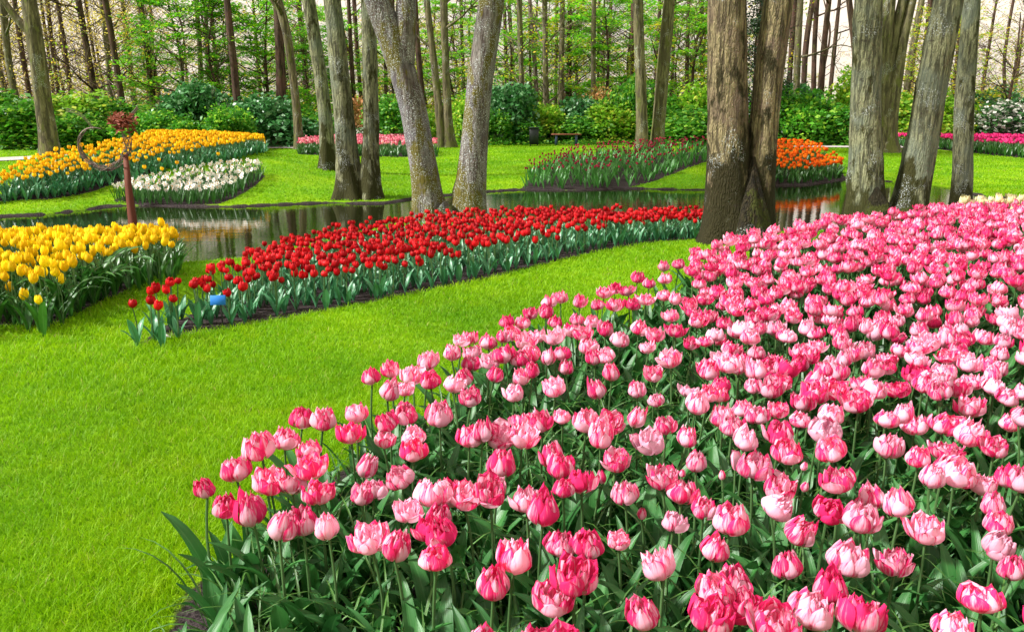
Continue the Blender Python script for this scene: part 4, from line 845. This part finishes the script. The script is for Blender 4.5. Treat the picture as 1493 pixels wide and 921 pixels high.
def near_bed(P_, Pl, spacing, h0, blooms, lowblooms, name, word, cat, bedword, leafkey, pm, seed, nleaf=3, rad=1., extra=(), tilt=.12, zsplit=(), lscale=1., maxn=300, eh=None):
    """one bed of single tulips: the nearest in the frame as things, the rest as one mass"""
    r = np.random.RandomState(seed); pts = grid_points(P_, spacing, .42, r)
    h = h0 + r.randn(len(pts)) * .028
    if len(extra):
        eh = eh or h0; e = np.array([np.append(hit(a, b, eh + .03)[:2], eh) for a, b in extra]); pts = np.concatenate([e[:, :2], pts]); h = np.concatenate([e[:, 2], h])
    q = project(np.column_stack([pts, terrain(pts[:, 0], pts[:, 1]) + h])); inf = (q[:, 0] > -8) & (q[:, 0] < 1500)
    order = np.lexsort((q[:, 2], ~inf)); n = min(maxn, int(inf.sum())); s_ = order[:n]; re = order[n:]
    cut = np.quantile(q[s_, 2], [.2, .4, .6, .8]); zn_ = ['at the front of', 'near the front of', 'in the middle of', 'past the middle of', 'at the back of']
    cells = {}; lb = {}
    for i in s_:
        k = int(np.searchsorted(cut, q[i, 2])); sz = 'tall' if h[i] > h0 + .008 else ('short' if h[i] < h0 - .008 else 'mid-height')
        cells.setdefault((k, sz), []).append(i)
    for (k, sz), qs in cells.items():
        qs.sort(key=lambda i: q[i, 0])
        for n_, i in enumerate(qs): lb[i] = f'{ordn(n_ + 1)} {sz} {word} from the left {zn_[k]} the {bedword}'
    for i in s_:
        make_tulip(name, lb[i], cat, word + 's in the ' + bedword, (pts[i, 0], pts[i, 1], ter(*pts[i])), h[i], blooms[r.randint(len(blooms))], LP[leafkey], nleaf, r, float(np.clip(.8 + r.randn() * .2, 0, 1)), rad=rad * (1 + r.randn() * .08), tilt=tilt, lscale=lscale)
    rest_mesh(name + 's_beyond', f'mass of {word}s filling the back of the {bedword}', cat + 's', pts[re], h[re], lowblooms, [M[pm], M['stem'], M[leafkey]], [w_[0] for w_ in LP[leafkey][:3]], nleaf, r, rad, tilt, lscale)
    return pts
def zst(g, k):
    g.v = [(v * np.array([1, 1, k]), u) for v, u in g.v]; return g
SB = lambda mat, o, seeds, k=1.: [Bloom(zst(single_bloom(s_, o), k), M[mat]) for s_ in seeds]
SL = lambda o, seeds, k=1.: [zst(single_bloom(s_, o, 4, 5), k) for s_ in seeds]
near_bed(RED, None, .120, .235, SB('red', .0, (1, 2)) + SB('red', .14, (3, 4)), SL(.05, (1, 2, 3)), 'red_tulip', 'red tulip', 'red tulip', 'red bed', 'leafb', 'red', 21, nleaf=3, rad=.95,
         extra=[(192, 441), (220, 423), (219, 436), (229, 444), (249, 410), (243, 421), (253, 433)], lscale=.95)
near_bed(YELB, None, .10, .33, SB('yellow', -.1, (5, 6), 1.25) + SB('yellow', .0, (7, 8), 1.2), SL(-.05, (5, 6, 7), 1.25), 'yellow_tulip', 'yellow tulip', 'yellow tulip', 'yellow bed', 'leafd', 'yellow', 22, nleaf=2, rad=.98,
         extra=[(14, 418), (33, 430), (56, 436), (89, 407)], lscale=1.0, eh=.21)
# leaf skirt of the yellow bed, without flowers
r = np.random.RandomState(44); pts = grid_points(YEL, .085, .4, r); d1 = sdist(YELB, pts[:, 0], pts[:, 1]); pts = pts[d1 > -.15]
g = G(); lv = [w_[0] for w_ in LP['leafd']]
lv = [leaf_geo(.34 * (.8 + .4 * r.rand()), .018, r.uniform(1.2, 2.1), 0, fold=.4, twist=r.randn() * .3, nu=5, nv=9, pid=k_) for k_ in range(7)]
for j in range(6):
    lw = r.randint(len(lv), size=len(pts))
    for b in range(len(lv)):
        q = pts[lw == b]
        if len(q): g.scatter(lv[b], np.column_stack([q, terrain(q[:, 0], q[:, 1])]), r.rand(len(q)) * 6.28, .95 + .5 * r.rand(len(q)), first=j * 50 + b)
tag(ob('leaf_skirt', g.mesh('leaf_skirt', M['leafd'])), 'long dark leaves spilling from the yellow bed onto the lawn', 'leaves', kind='stuff')

# narrow grassy leaves between the pink tulips
r = np.random.RandomState(45); nl = [leaf_geo(.26 * k, .0035, a_, 0, fold=.5, nu=3, nv=8, pid=i, up=1.3) for i, (k, a_) in enumerate(((1., 1.9), (.8, 2.3), (1.15, 1.6), (.6, 1.5)))]
pts = grid_points(PINK, .07, .5, r); pts = pts[sdist(PINK, pts[:, 0], pts[:, 1]) < -.13]; pj2 = project(np.column_stack([pts, np.zeros(len(pts)) + .1])); pts = pts[(pj2[:, 1] < 1150) & (pj2[:, 0] < 1600) & (pts[:, 1] < 3.6)]
g = G()
for j in range(4):
    lw = r.randint(4, size=len(pts))
    for b in range(4):
        q = pts[lw == b] + r.randn((lw == b).sum(), 2) * .02; g.scatter(nl[b], np.column_stack([q, terrain(q[:, 0], q[:, 1])]), r.rand(len(q)) * 6.28, .7 + .6 * r.rand(len(q)), first=j * 50 + b)
tag(ob('narrow_leaves', g.mesh('narrow_leaves', M['narrow'])), 'thin arching grassy leaves between the pink tulips', 'leaves', kind='stuff')
# extra tulip leaves filling the foot of the pink bed
r = np.random.RandomState(46); pts = grid_points(PINK, .10, .45, r); pts = pts[sdist(PINK, pts[:, 0], pts[:, 1]) < -.13]; pj2 = project(np.column_stack([pts, np.zeros(len(pts)) + .1])); pts = pts[(pj2[:, 1] < 1150) & (pj2[:, 0] < 1650)]
g = G()
for j in range(3):
    lw = r.randint(8, size=len(pts))
    for b in range(8):
        q = pts[lw == b] + r.randn((lw == b).sum(), 2) * .02; g.scatter(LP['leaf'][b][0], np.column_stack([q, terrain(q[:, 0], q[:, 1])]), r.rand(len(q)) * 6.28, .65 + .4 * r.rand(len(q)), first=j * 50 + b)
tag(ob('bed_leaves', g.mesh('bed_leaves', M['leaf'])), 'dark green leaves filling the foot of the pink bed', 'leaves', kind='stuff')

# ------------------------------------------------------------------ far beds: every plant one small mesh
def f_single(open_=.05, scale=1.):
    return lambda g, r, H: single_bloom(r.randint(999), open_, 3, 4, 0, g, H - .005, scale)
def f_daff(g, r, H):
    a = r.rand() * 6.28
    V = []
    for k in range(6):
        t_ = k * 1.047; V.append([(0, 0, 0), (.030 * math.cos(t_ - .42), .030 * math.sin(t_ - .42), .002), (.047 * math.cos(t_), .047 * math.sin(t_), .0), (.030 * math.cos(t_ + .42), .030 * math.sin(t_ + .42), .002)])
    V = np.array(V).reshape(-1, 3); cup = []
    for k in range(7):
        t_ = k * 1.047; cup.append((.008 * math.cos(t_), .008 * math.sin(t_), .001)); cup.append((.011 * math.cos(t_), .011 * math.sin(t_), .012))
    def turn(Q): Q = np.asarray(Q, float); x_, y_, z_ = Q[:, 0], Q[:, 1], Q[:, 2]; e = 1.15; y2 = y_ * math.cos(e) - z_ * math.sin(e); z2 = y_ * math.sin(e) + z_ * math.cos(e); return np.stack([x_ * math.cos(a) - y2 * math.sin(a), x_ * math.sin(a) + y2 * math.cos(a), z2 + H], 1)
    g.add(turn(V), np.arange(24).reshape(6, 4), 0, np.tile([[.1, .0], [.3, .5], [.5, 1.], [.9, .5]], (6, 1)))
    g.add(turn(cup), [[2 * k, 2 * k + 2, 2 * k + 3, 2 * k + 1] for k in range(6)], 3)
def far_bed(Pb, spacing, H, mats, fn, name, label, restlabel, cat, group, seed, L, w, nleaf=3, leafpoly=None, jit=.42, thin=1., arch=(.3, 1.1), hv=.02, extra=(), sleaf=.85):
    r = np.random.RandomState(seed); src = [plant_geo(mats, fn, H, L, w, seed * 10 + k, nleaf, arch=arch) for k in range(5)]
    ms = [s_.mesh(name, mats) for s_ in src]
    pts = grid_points(Pb, spacing, jit, r); pts = pts[r.rand(len(pts)) < thin]
    if len(extra): pts = np.concatenate([np.array([hit(a, b, H + .02)[:2] for a, b in extra]), pts])
    z_ = terrain(pts[:, 0], pts[:, 1]); q = project(np.column_stack([pts, z_ + H])); inf = (q[:, 0] > -4) & (q[:, 0] < 1497)
    order = np.lexsort((q[:, 2], ~inf)); n = min(300, int(inf.sum()))
    for i in order[:n]:
        o = ob(name, ms[r.randint(5)], None, (pts[i, 0], pts[i, 1], z_[i] - .005), r.rand() * 6.28, r.uniform(.9, 1.12)); o.color = (float(np.clip(.8 + r.randn() * .2, 0, 1)), 0, 0, 1)
        tag(o, label, cat, group)
    g = G(); re = order[n:]
    if leafpoly is not None:
        lp = grid_points(leafpoly, spacing * .8, .45, r); lp = lp[sdist(Pb, lp[:, 0], lp[:, 1]) > -.05]
        gl = G(); [leaf_geo(L * (.8 + .3 * r.rand()), w * 1.1, r.uniform(*arch), r.rand() * 6.28, g=gl, nu=3, nv=5, mat=2, pid=k) for k in range(5)]
        if len(lp): g.scatter(gl, np.column_stack([lp, terrain(lp[:, 0], lp[:, 1])]), r.rand(len(lp)) * 6.28, sleaf + .2 * r.rand(len(lp)), first=4000)
    if len(re):
        wq = r.randint(5, size=len(re))
        for k in range(5):
            e = re[wq == k]
            if len(e): g.scatter(src[k], np.column_stack([pts[e], z_[e]]), r.rand(len(e)) * 6.28, .92 + .16 * r.rand(len(e)), first=k * 1000)
    if g.n: o = ob(name + 's_beyond', g.mesh(name + 's_beyond', mats)); o.color = (.8, 0, 0, 1); tag(o, restlabel, cat + 's', kind='stuff')
def mats4(p, l='leafd', c='cup'): return [M[p], M['stem'], M[l], M[c]]
far_bed(AMBB, .118, .36, mats4('amber', 'leafb'), f_single(.05, 1.25), 'amber_tulip', 'small amber-yellow tulip at the near side of the long bed beyond the pond', 'mass of amber-yellow tulips and leaves in the long bed beyond the pond', 'amber tulip', 'amber tulips in the long bed beyond the pond', 31, .27, .025, 3, AMB,
        extra=[(258, 238), (232, 232), (236, 247), (318, 224), (211, 247), (196, 236)])
far_bed(WHI, .112, .27, mats4('white', 'leafd'), f_daff, 'white_daffodil', 'white daffodil with orange cup in the bed at the pond edge', 'more white daffodils in the bed at the pond edge', 'daffodil', 'white daffodils at the pond edge', 32, .27, .008, 5, None, arch=(.1, .6))
far_bed(FPK, .20, .38, mats4('rose', 'leafd'), f_single(.1, 1.35), 'rose_tulip', 'small rose and white tulip in the far bed behind the pale twin trunk', 'more rose and white tulips in the far bed behind the pale twin trunk', 'rose tulip', 'rose tulips in the far bed', 33, .28, .028, 3)
far_bed(PLU, .19, .38, mats4('plum', 'leafp'), f_single(.0, .85), 'plum_tulip', 'small dark plum tulip on the pond side of its bed', 'mass of dark plum tulips towards the back of their bed', 'plum tulip', 'dark plum tulips beyond the pond', 34, .32, .024, 3, PLU, thin=.62, arch=(.2, .9), sleaf=.85)
far_bed(ORA, .14, .33, mats4('orange', 'leafd'), f_single(.12, 1.35), 'orange_tulip', 'small bright orange tulip in the rounded bed at the water', 'more bright orange tulips at the back of the rounded bed', 'orange tulip', 'orange tulips in the rounded bed at the water', 35, .26, .026, 3)
far_bed(MAG, .21, .42, mats4('magenta', 'leafd'), f_single(.15, 1.6), 'magenta_tulip', 'small magenta tulip in the long bed at the back right', 'more magenta tulips in the long bed at the back right', 'magenta tulip', 'magenta tulips in the back right bed', 36, .36, .03, 4, arch=(.1, .7))
far_bed(CRE, .2, .42, mats4('cream', 'leafd'), f_single(.05, 1.05), 'cream_tulip', 'cream tulip standing behind the pink bed at the right edge', 'more cream tulips beyond the right edge', 'cream tulip', 'cream tulips behind the pink bed', 37, .3, .025, 2)

# ------------------------------------------------------------------ lawn grass
r = np.random.RandomState(77); m = 800000
az = r.uniform(-R(40), R(36), m); dd = np.exp(r.uniform(math.log(1.35), math.log(33.), m)); xx = dd * np.sin(az); yy = dd * np.cos(az)
ok = np.abs(az) < R(60)
q = project(np.stack([xx, yy, np.zeros(m)], 1)); ok &= (q[:, 1] < 1060) & (q[:, 0] > -160) & (q[:, 0] < 1600)
xx, yy, dd = xx[ok], yy[ok], dd[ok]
ok = (sdist(POND, xx, yy) > .03)
for b in BEDS: ok &= sdist(b, xx, yy) > .012 + .05 * r.rand(len(xx)) ** 2 - .03 * (r.rand(len(xx)) < .3)

xx, yy, dd = xx[ok], yy[ok], dd[ok]; m = len(xx); zz = terrain(xx, yy)
a = r.rand(m) * 6.28; wd = np.maximum(.0012, .00042 * dd) * (.7 + .6 * r.rand(m)); hg = (.020 + .022 * r.rand(m)) * (1 + .25 * np.sin(xx * 2.1) * np.sin(yy * 1.7)); ln = hg * (.3 + .9 * r.rand(m)); la = r.rand(m) * 6.28
ca, sa = np.cos(a), np.sin(a); lx, ly = np.cos(la) * ln, np.sin(la) * ln
V = np.zeros((m, 5, 3)); B0 = np.stack([xx, yy, zz], 1); side = np.stack([ca * wd, sa * wd, 0 * wd], 1)
V[:, 0] = B0 - side; V[:, 1] = B0 + side
mid = B0 + np.stack([lx * .35, ly * .35, hg * .6], 1); V[:, 2] = mid + side * .8; V[:, 3] = mid - side * .8; V[:, 4] = B0 + np.stack([lx, ly, hg], 1)
UV = np.zeros((m, 5, 2)); UV[..., 0] = r.rand(m)[:, None]; UV[:, 2:4, 1] = .6; UV[:, 4, 1] = 1
g = G(); k = np.arange(m)[:, None] * 5
g.v.append((V.reshape(-1, 3), UV.reshape(-1, 2))); g.n = m * 5
g.f.append((k + np.array([[0, 1, 2, 3]]), 0)); g.f.append((k + np.array([[3, 2, 4]]), 0))
t = NT('grass_blade'); uv = t.n('TexCoord', out=2); u_ = t.n('SeparateXYZ', Vector=uv); v_ = t.n('SeparateXYZ', out=1, Vector=uv); P = t.n('TexCoord', out=3)
n1 = t.noise(P, 1.1, 4, .6); n3 = t.noise(P, 5., 3, .6)
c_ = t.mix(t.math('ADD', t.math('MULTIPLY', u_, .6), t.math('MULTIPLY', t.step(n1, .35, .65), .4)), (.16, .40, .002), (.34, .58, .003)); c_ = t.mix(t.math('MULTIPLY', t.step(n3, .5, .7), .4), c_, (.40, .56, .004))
n0 = t.noise(P, .35, 4, .6); c_ = t.mix(t.math('MULTIPLY', t.step(n0, .42, .62), .45), c_, (.07, .25, .002)); c_ = t.mix(t.math('GREATER_THAN', u_, .985), c_, (.42, .42, .10)); c_ = t.mix(t.math('MULTIPLY', t.step(v_, .5, 0.), .4), c_, (.05, .17, .003))  # the broad darker green repeats the lawn's painted shade patches on the blades
M['blade'] = t.out(t.leafy(c_, .55, .45, spec=.25))
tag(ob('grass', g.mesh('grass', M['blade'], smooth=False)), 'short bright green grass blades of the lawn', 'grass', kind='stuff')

# ------------------------------------------------------------------ objects
# rusty sculpture in the pond: tapered post, wire ring, shard head
Ys = 10.2; pb = on_y(197, 345, Ys); gz = ter(pb[0], Ys)
root = ob('sculpture', None, loc=(pb[0], Ys, gz)); tag(root, 'rusty sculpture of a curled wire ring and shaggy head on a post in the pond', 'sculpture')
def rel(px, py, dy=0): p = on_y(px, py, Ys + dy); return p - np.array([pb[0], Ys, gz])
g = G(); A = rel(199, 350); B = rel(194, 327); C2 = rel(187, 270); D = rel(183, 225); A[2] = 0
wid = [.056, .053, .040, .028]
V = []
for p, w in zip((A, B, C2, D), wid):
    for sx, sy in ((-1, -1), (1, -1), (1, 1), (-1, 1)): V.append(p + np.array([sx * w, sy * w * .35, 0]))
F = [[i * 4 + k, i * 4 + (k + 1) % 4, i * 4 + 4 + (k + 1) % 4, i * 4 + 4 + k] for i in range(3) for k in range(4)] + [[12, 13, 14, 15]]
g.add(V, F); ob('post', g.mesh('post', M['rust'], smooth=False), root)
g = G(); r = np.random.RandomState(3)
cpx = [(147, 188), (137, 184), (124, 187), (116, 198), (114, 212), (120, 228), (132, 240), (148, 247), (165, 245), (178, 236), (186, 222), (187, 208), (183, 194), (180, 184)]
ring = smooth_path([list(rel(a_, b_)) for a_, b_ in cpx], 70)
th = np.linspace(.010, .058, 70) * np.clip(np.linspace(0, 6, 70), .3, 1)
T = np.gradient(ring, axis=0); T /= np.linalg.norm(T, axis=1)[:, None]; A_ = np.cross(T, [0, 1, 0]); B_ = np.tile([0, 1., 0], (70, 1))
for k in range(14):
    ph = r.rand() * 6.28; sp = r.choice([-1, 1]) * r.uniform(.10, .35); a_ = ph + np.arange(70) * sp; rr = th * r.uniform(.6, 1.1)
    i0 = r.randint(0, 24) if k > 6 else 0; i1 = r.randint(46, 70) if k > 6 else 70
    tube(g, (ring + rr[:, None] * (np.cos(a_)[:, None] * A_ + np.sin(a_)[:, None] * B_))[i0:i1], .0042, 4, 0)
for q in range(16):
    i = r.randint(3, 66); a_ = np.linspace(0, 6.28, 14); tube(g, ring[i] + th[i] * (np.cos(a_)[:, None] * A_[i] + np.sin(a_)[:, None] * B_[i]) + np.linspace(0, .03, 14)[:, None] * T[i], .003, 4, 0)
for off in (0, 5, 9):
    arc = smooth_path([list(rel(a_, b_ + off * .5, off * .01)) for a_, b_ in ((96, 158), (108, 160), (122, 168), (132, 180), (136, 186))], 16); tube(g, arc, .0035, 4, 0)
ob('wire_ring', g.mesh('wire_ring', M['wire']), root)
g = G(); hc = rel(180, 178)
for k in range(150):                                           # overlapping rust shards swept to the left
    d = r.randn(3) * np.array([.075, .06, .055]); p = hc + d; s = r.uniform(.03, .08); dirv = np.array([-.9, r.randn() * .4, r.randn() * .35]) if r.rand() < .5 else r.randn(3); dirv /= np.linalg.norm(dirv); sd = np.cross(dirv, r.randn(3)); sd /= np.linalg.norm(sd); n_ = np.cross(dirv, sd)
    g.add([p - sd * s * .3, p + sd * s * .3, p + dirv * s * 1.3 + n_ * s * .3, p + n_ * s * .12, p - dirv * s * .5], [[0, 3, 2], [3, 1, 2], [0, 4, 3], [4, 1, 3]])
for k in range(20):
    a0 = rel(176 + r.randn() * 3, 176 + r.randn() * 3); a1 = rel(160 + r.randn() * 3, 172 + r.randn() * 4, r.randn() * .04); tube(g, [a0, (a0 + a1) / 2 + [0, 0, .01], a1], [.012, .009, .003], 4)
ob('head', g.mesh('head', M['rust_head']), root)
g = G()
for k in range(9):
    a0 = rel(188 + r.randn(), 180 + r.randn()); a1 = rel(195 + r.randn() * 1.5, 165 + r.randn() * 2); a2 = rel(201 + r.randn(), 156 + r.randn() * 2); tube(g, [a0, a1, a2], [.006, .006, .003], 4)
ob('tuft', g.mesh('tuft', M['wire']), root)

# blue plant label in the red bed
p = hit(325, 476); zt = on_y(322, 437, p[1])[2]
root = ob('plant_label', None, loc=tuple(p)); tag(root, 'blank bright blue label plate on a black stake in the red tulip bed', 'plant label')
g = G(); box(g, (0, 0, (zt - p[2]) / 2 - .01), (.008, .008, zt - p[2] + .02)); ob('stake', g.mesh('stake', M['black'], smooth=False), root)
g = G(); box(g, (-.012, -.010, zt - p[2]), (.095, .005, .062), .1, bev=.001, rx=-.25); ob('plate', g.mesh('plate', M['blue'], smooth=False), root)
# pale fallen leaf at the tip of the red bed
g = leaf_geo(.10, .02, .5, 0, fold=.2, up=.12, nu=5, nv=8); p = hit(228, 492, .01)
tag(ob('fallen_leaf', g.mesh('fallen_leaf', M['white_leaf']), loc=tuple(p + np.array([0, 0, .012])), rz=-.2), 'pale fallen leaf at the tip of the red tulip bed', 'fallen leaf')

# waste bin
Yb = 32.2; p = on_y(778.5, 207, Yb); gz = ter(p[0], Yb); k = Yb / FPX
root = ob('waste_bin', None, loc=(p[0], Yb, gz)); tag(root, 'dark green square waste bin at the back of the lawn', 'waste bin')
g = G(); box(g, (0, 0, .36), (.36, .30, .60)); ob('body', g.mesh('body', M['bin'], smooth=False), root)
g = G(); box(g, (0, 0, .695), (.40, .34, .05)); box(g, (0, 0, .675), (.34, .28, .03)); ob('lid', g.mesh('lid', M['bin'], smooth=False), root)
for sx in (-1, 1):
    g = G(); box(g, (sx * .14, 0, .03), (.04, .2, .07)); ob('foot', g.mesh('foot', M['black'], smooth=False), root)
# bench
Yb = 32.6; p = on_y(825.5, 205, Yb); gz = ter(p[0], Yb)
root = ob('bench', None, loc=(p[0], Yb, gz)); tag(root, 'low backless wooden bench on two dark blue legs before the shrubs', 'bench')
g = G(); [box(g, (0, dy, .42), (1.2, .10, .04), bev=.006) for dy in (-.12, 0, .12)]; ob('seat', g.mesh('seat', M['wood'], smooth=False), root)
for sx in (-1, 1):
    g = G(); box(g, (sx * .40, 0, .195), (.09, .30, .40), bev=.01); ob('leg', g.mesh('leg', M['steelblue'], smooth=False), root)
# low pale building beyond the right-hand shrubs
p = on_y(1490, 165, 58); gz = ter(p[0], 58)
root = ob('house', None, loc=(p[0], 58, gz)); tag(root, 'low white building with a reddish roof beyond the shrubs at the right', 'house')
g = G(); box(g, (0, 0, .45), (5., 3, .95), bev=.02); ob('wall', g.mesh('wall', M['wall'], smooth=False), root)
g = G(); g.add([(-2.7, -1.7, .93), (2.7, -1.7, .93), (2.7, 1.7, .93), (-2.7, 1.7, .93), (-2.3, 0, 1.5), (2.3, 0, 1.5)], [[0, 1, 5, 4], [2, 3, 4, 5]]); g.f.append((np.array([[1, 2, 5], [3, 0, 4]]), 0)); g.f.append((np.array([[3, 2, 1, 0]]), 0)); ob('roof', g.mesh('roof', M['roof'], smooth=False), root)
print('objects', len(bpy.data.objects), 'verts', sum(len(m.vertices) for m in bpy.data.meshes))
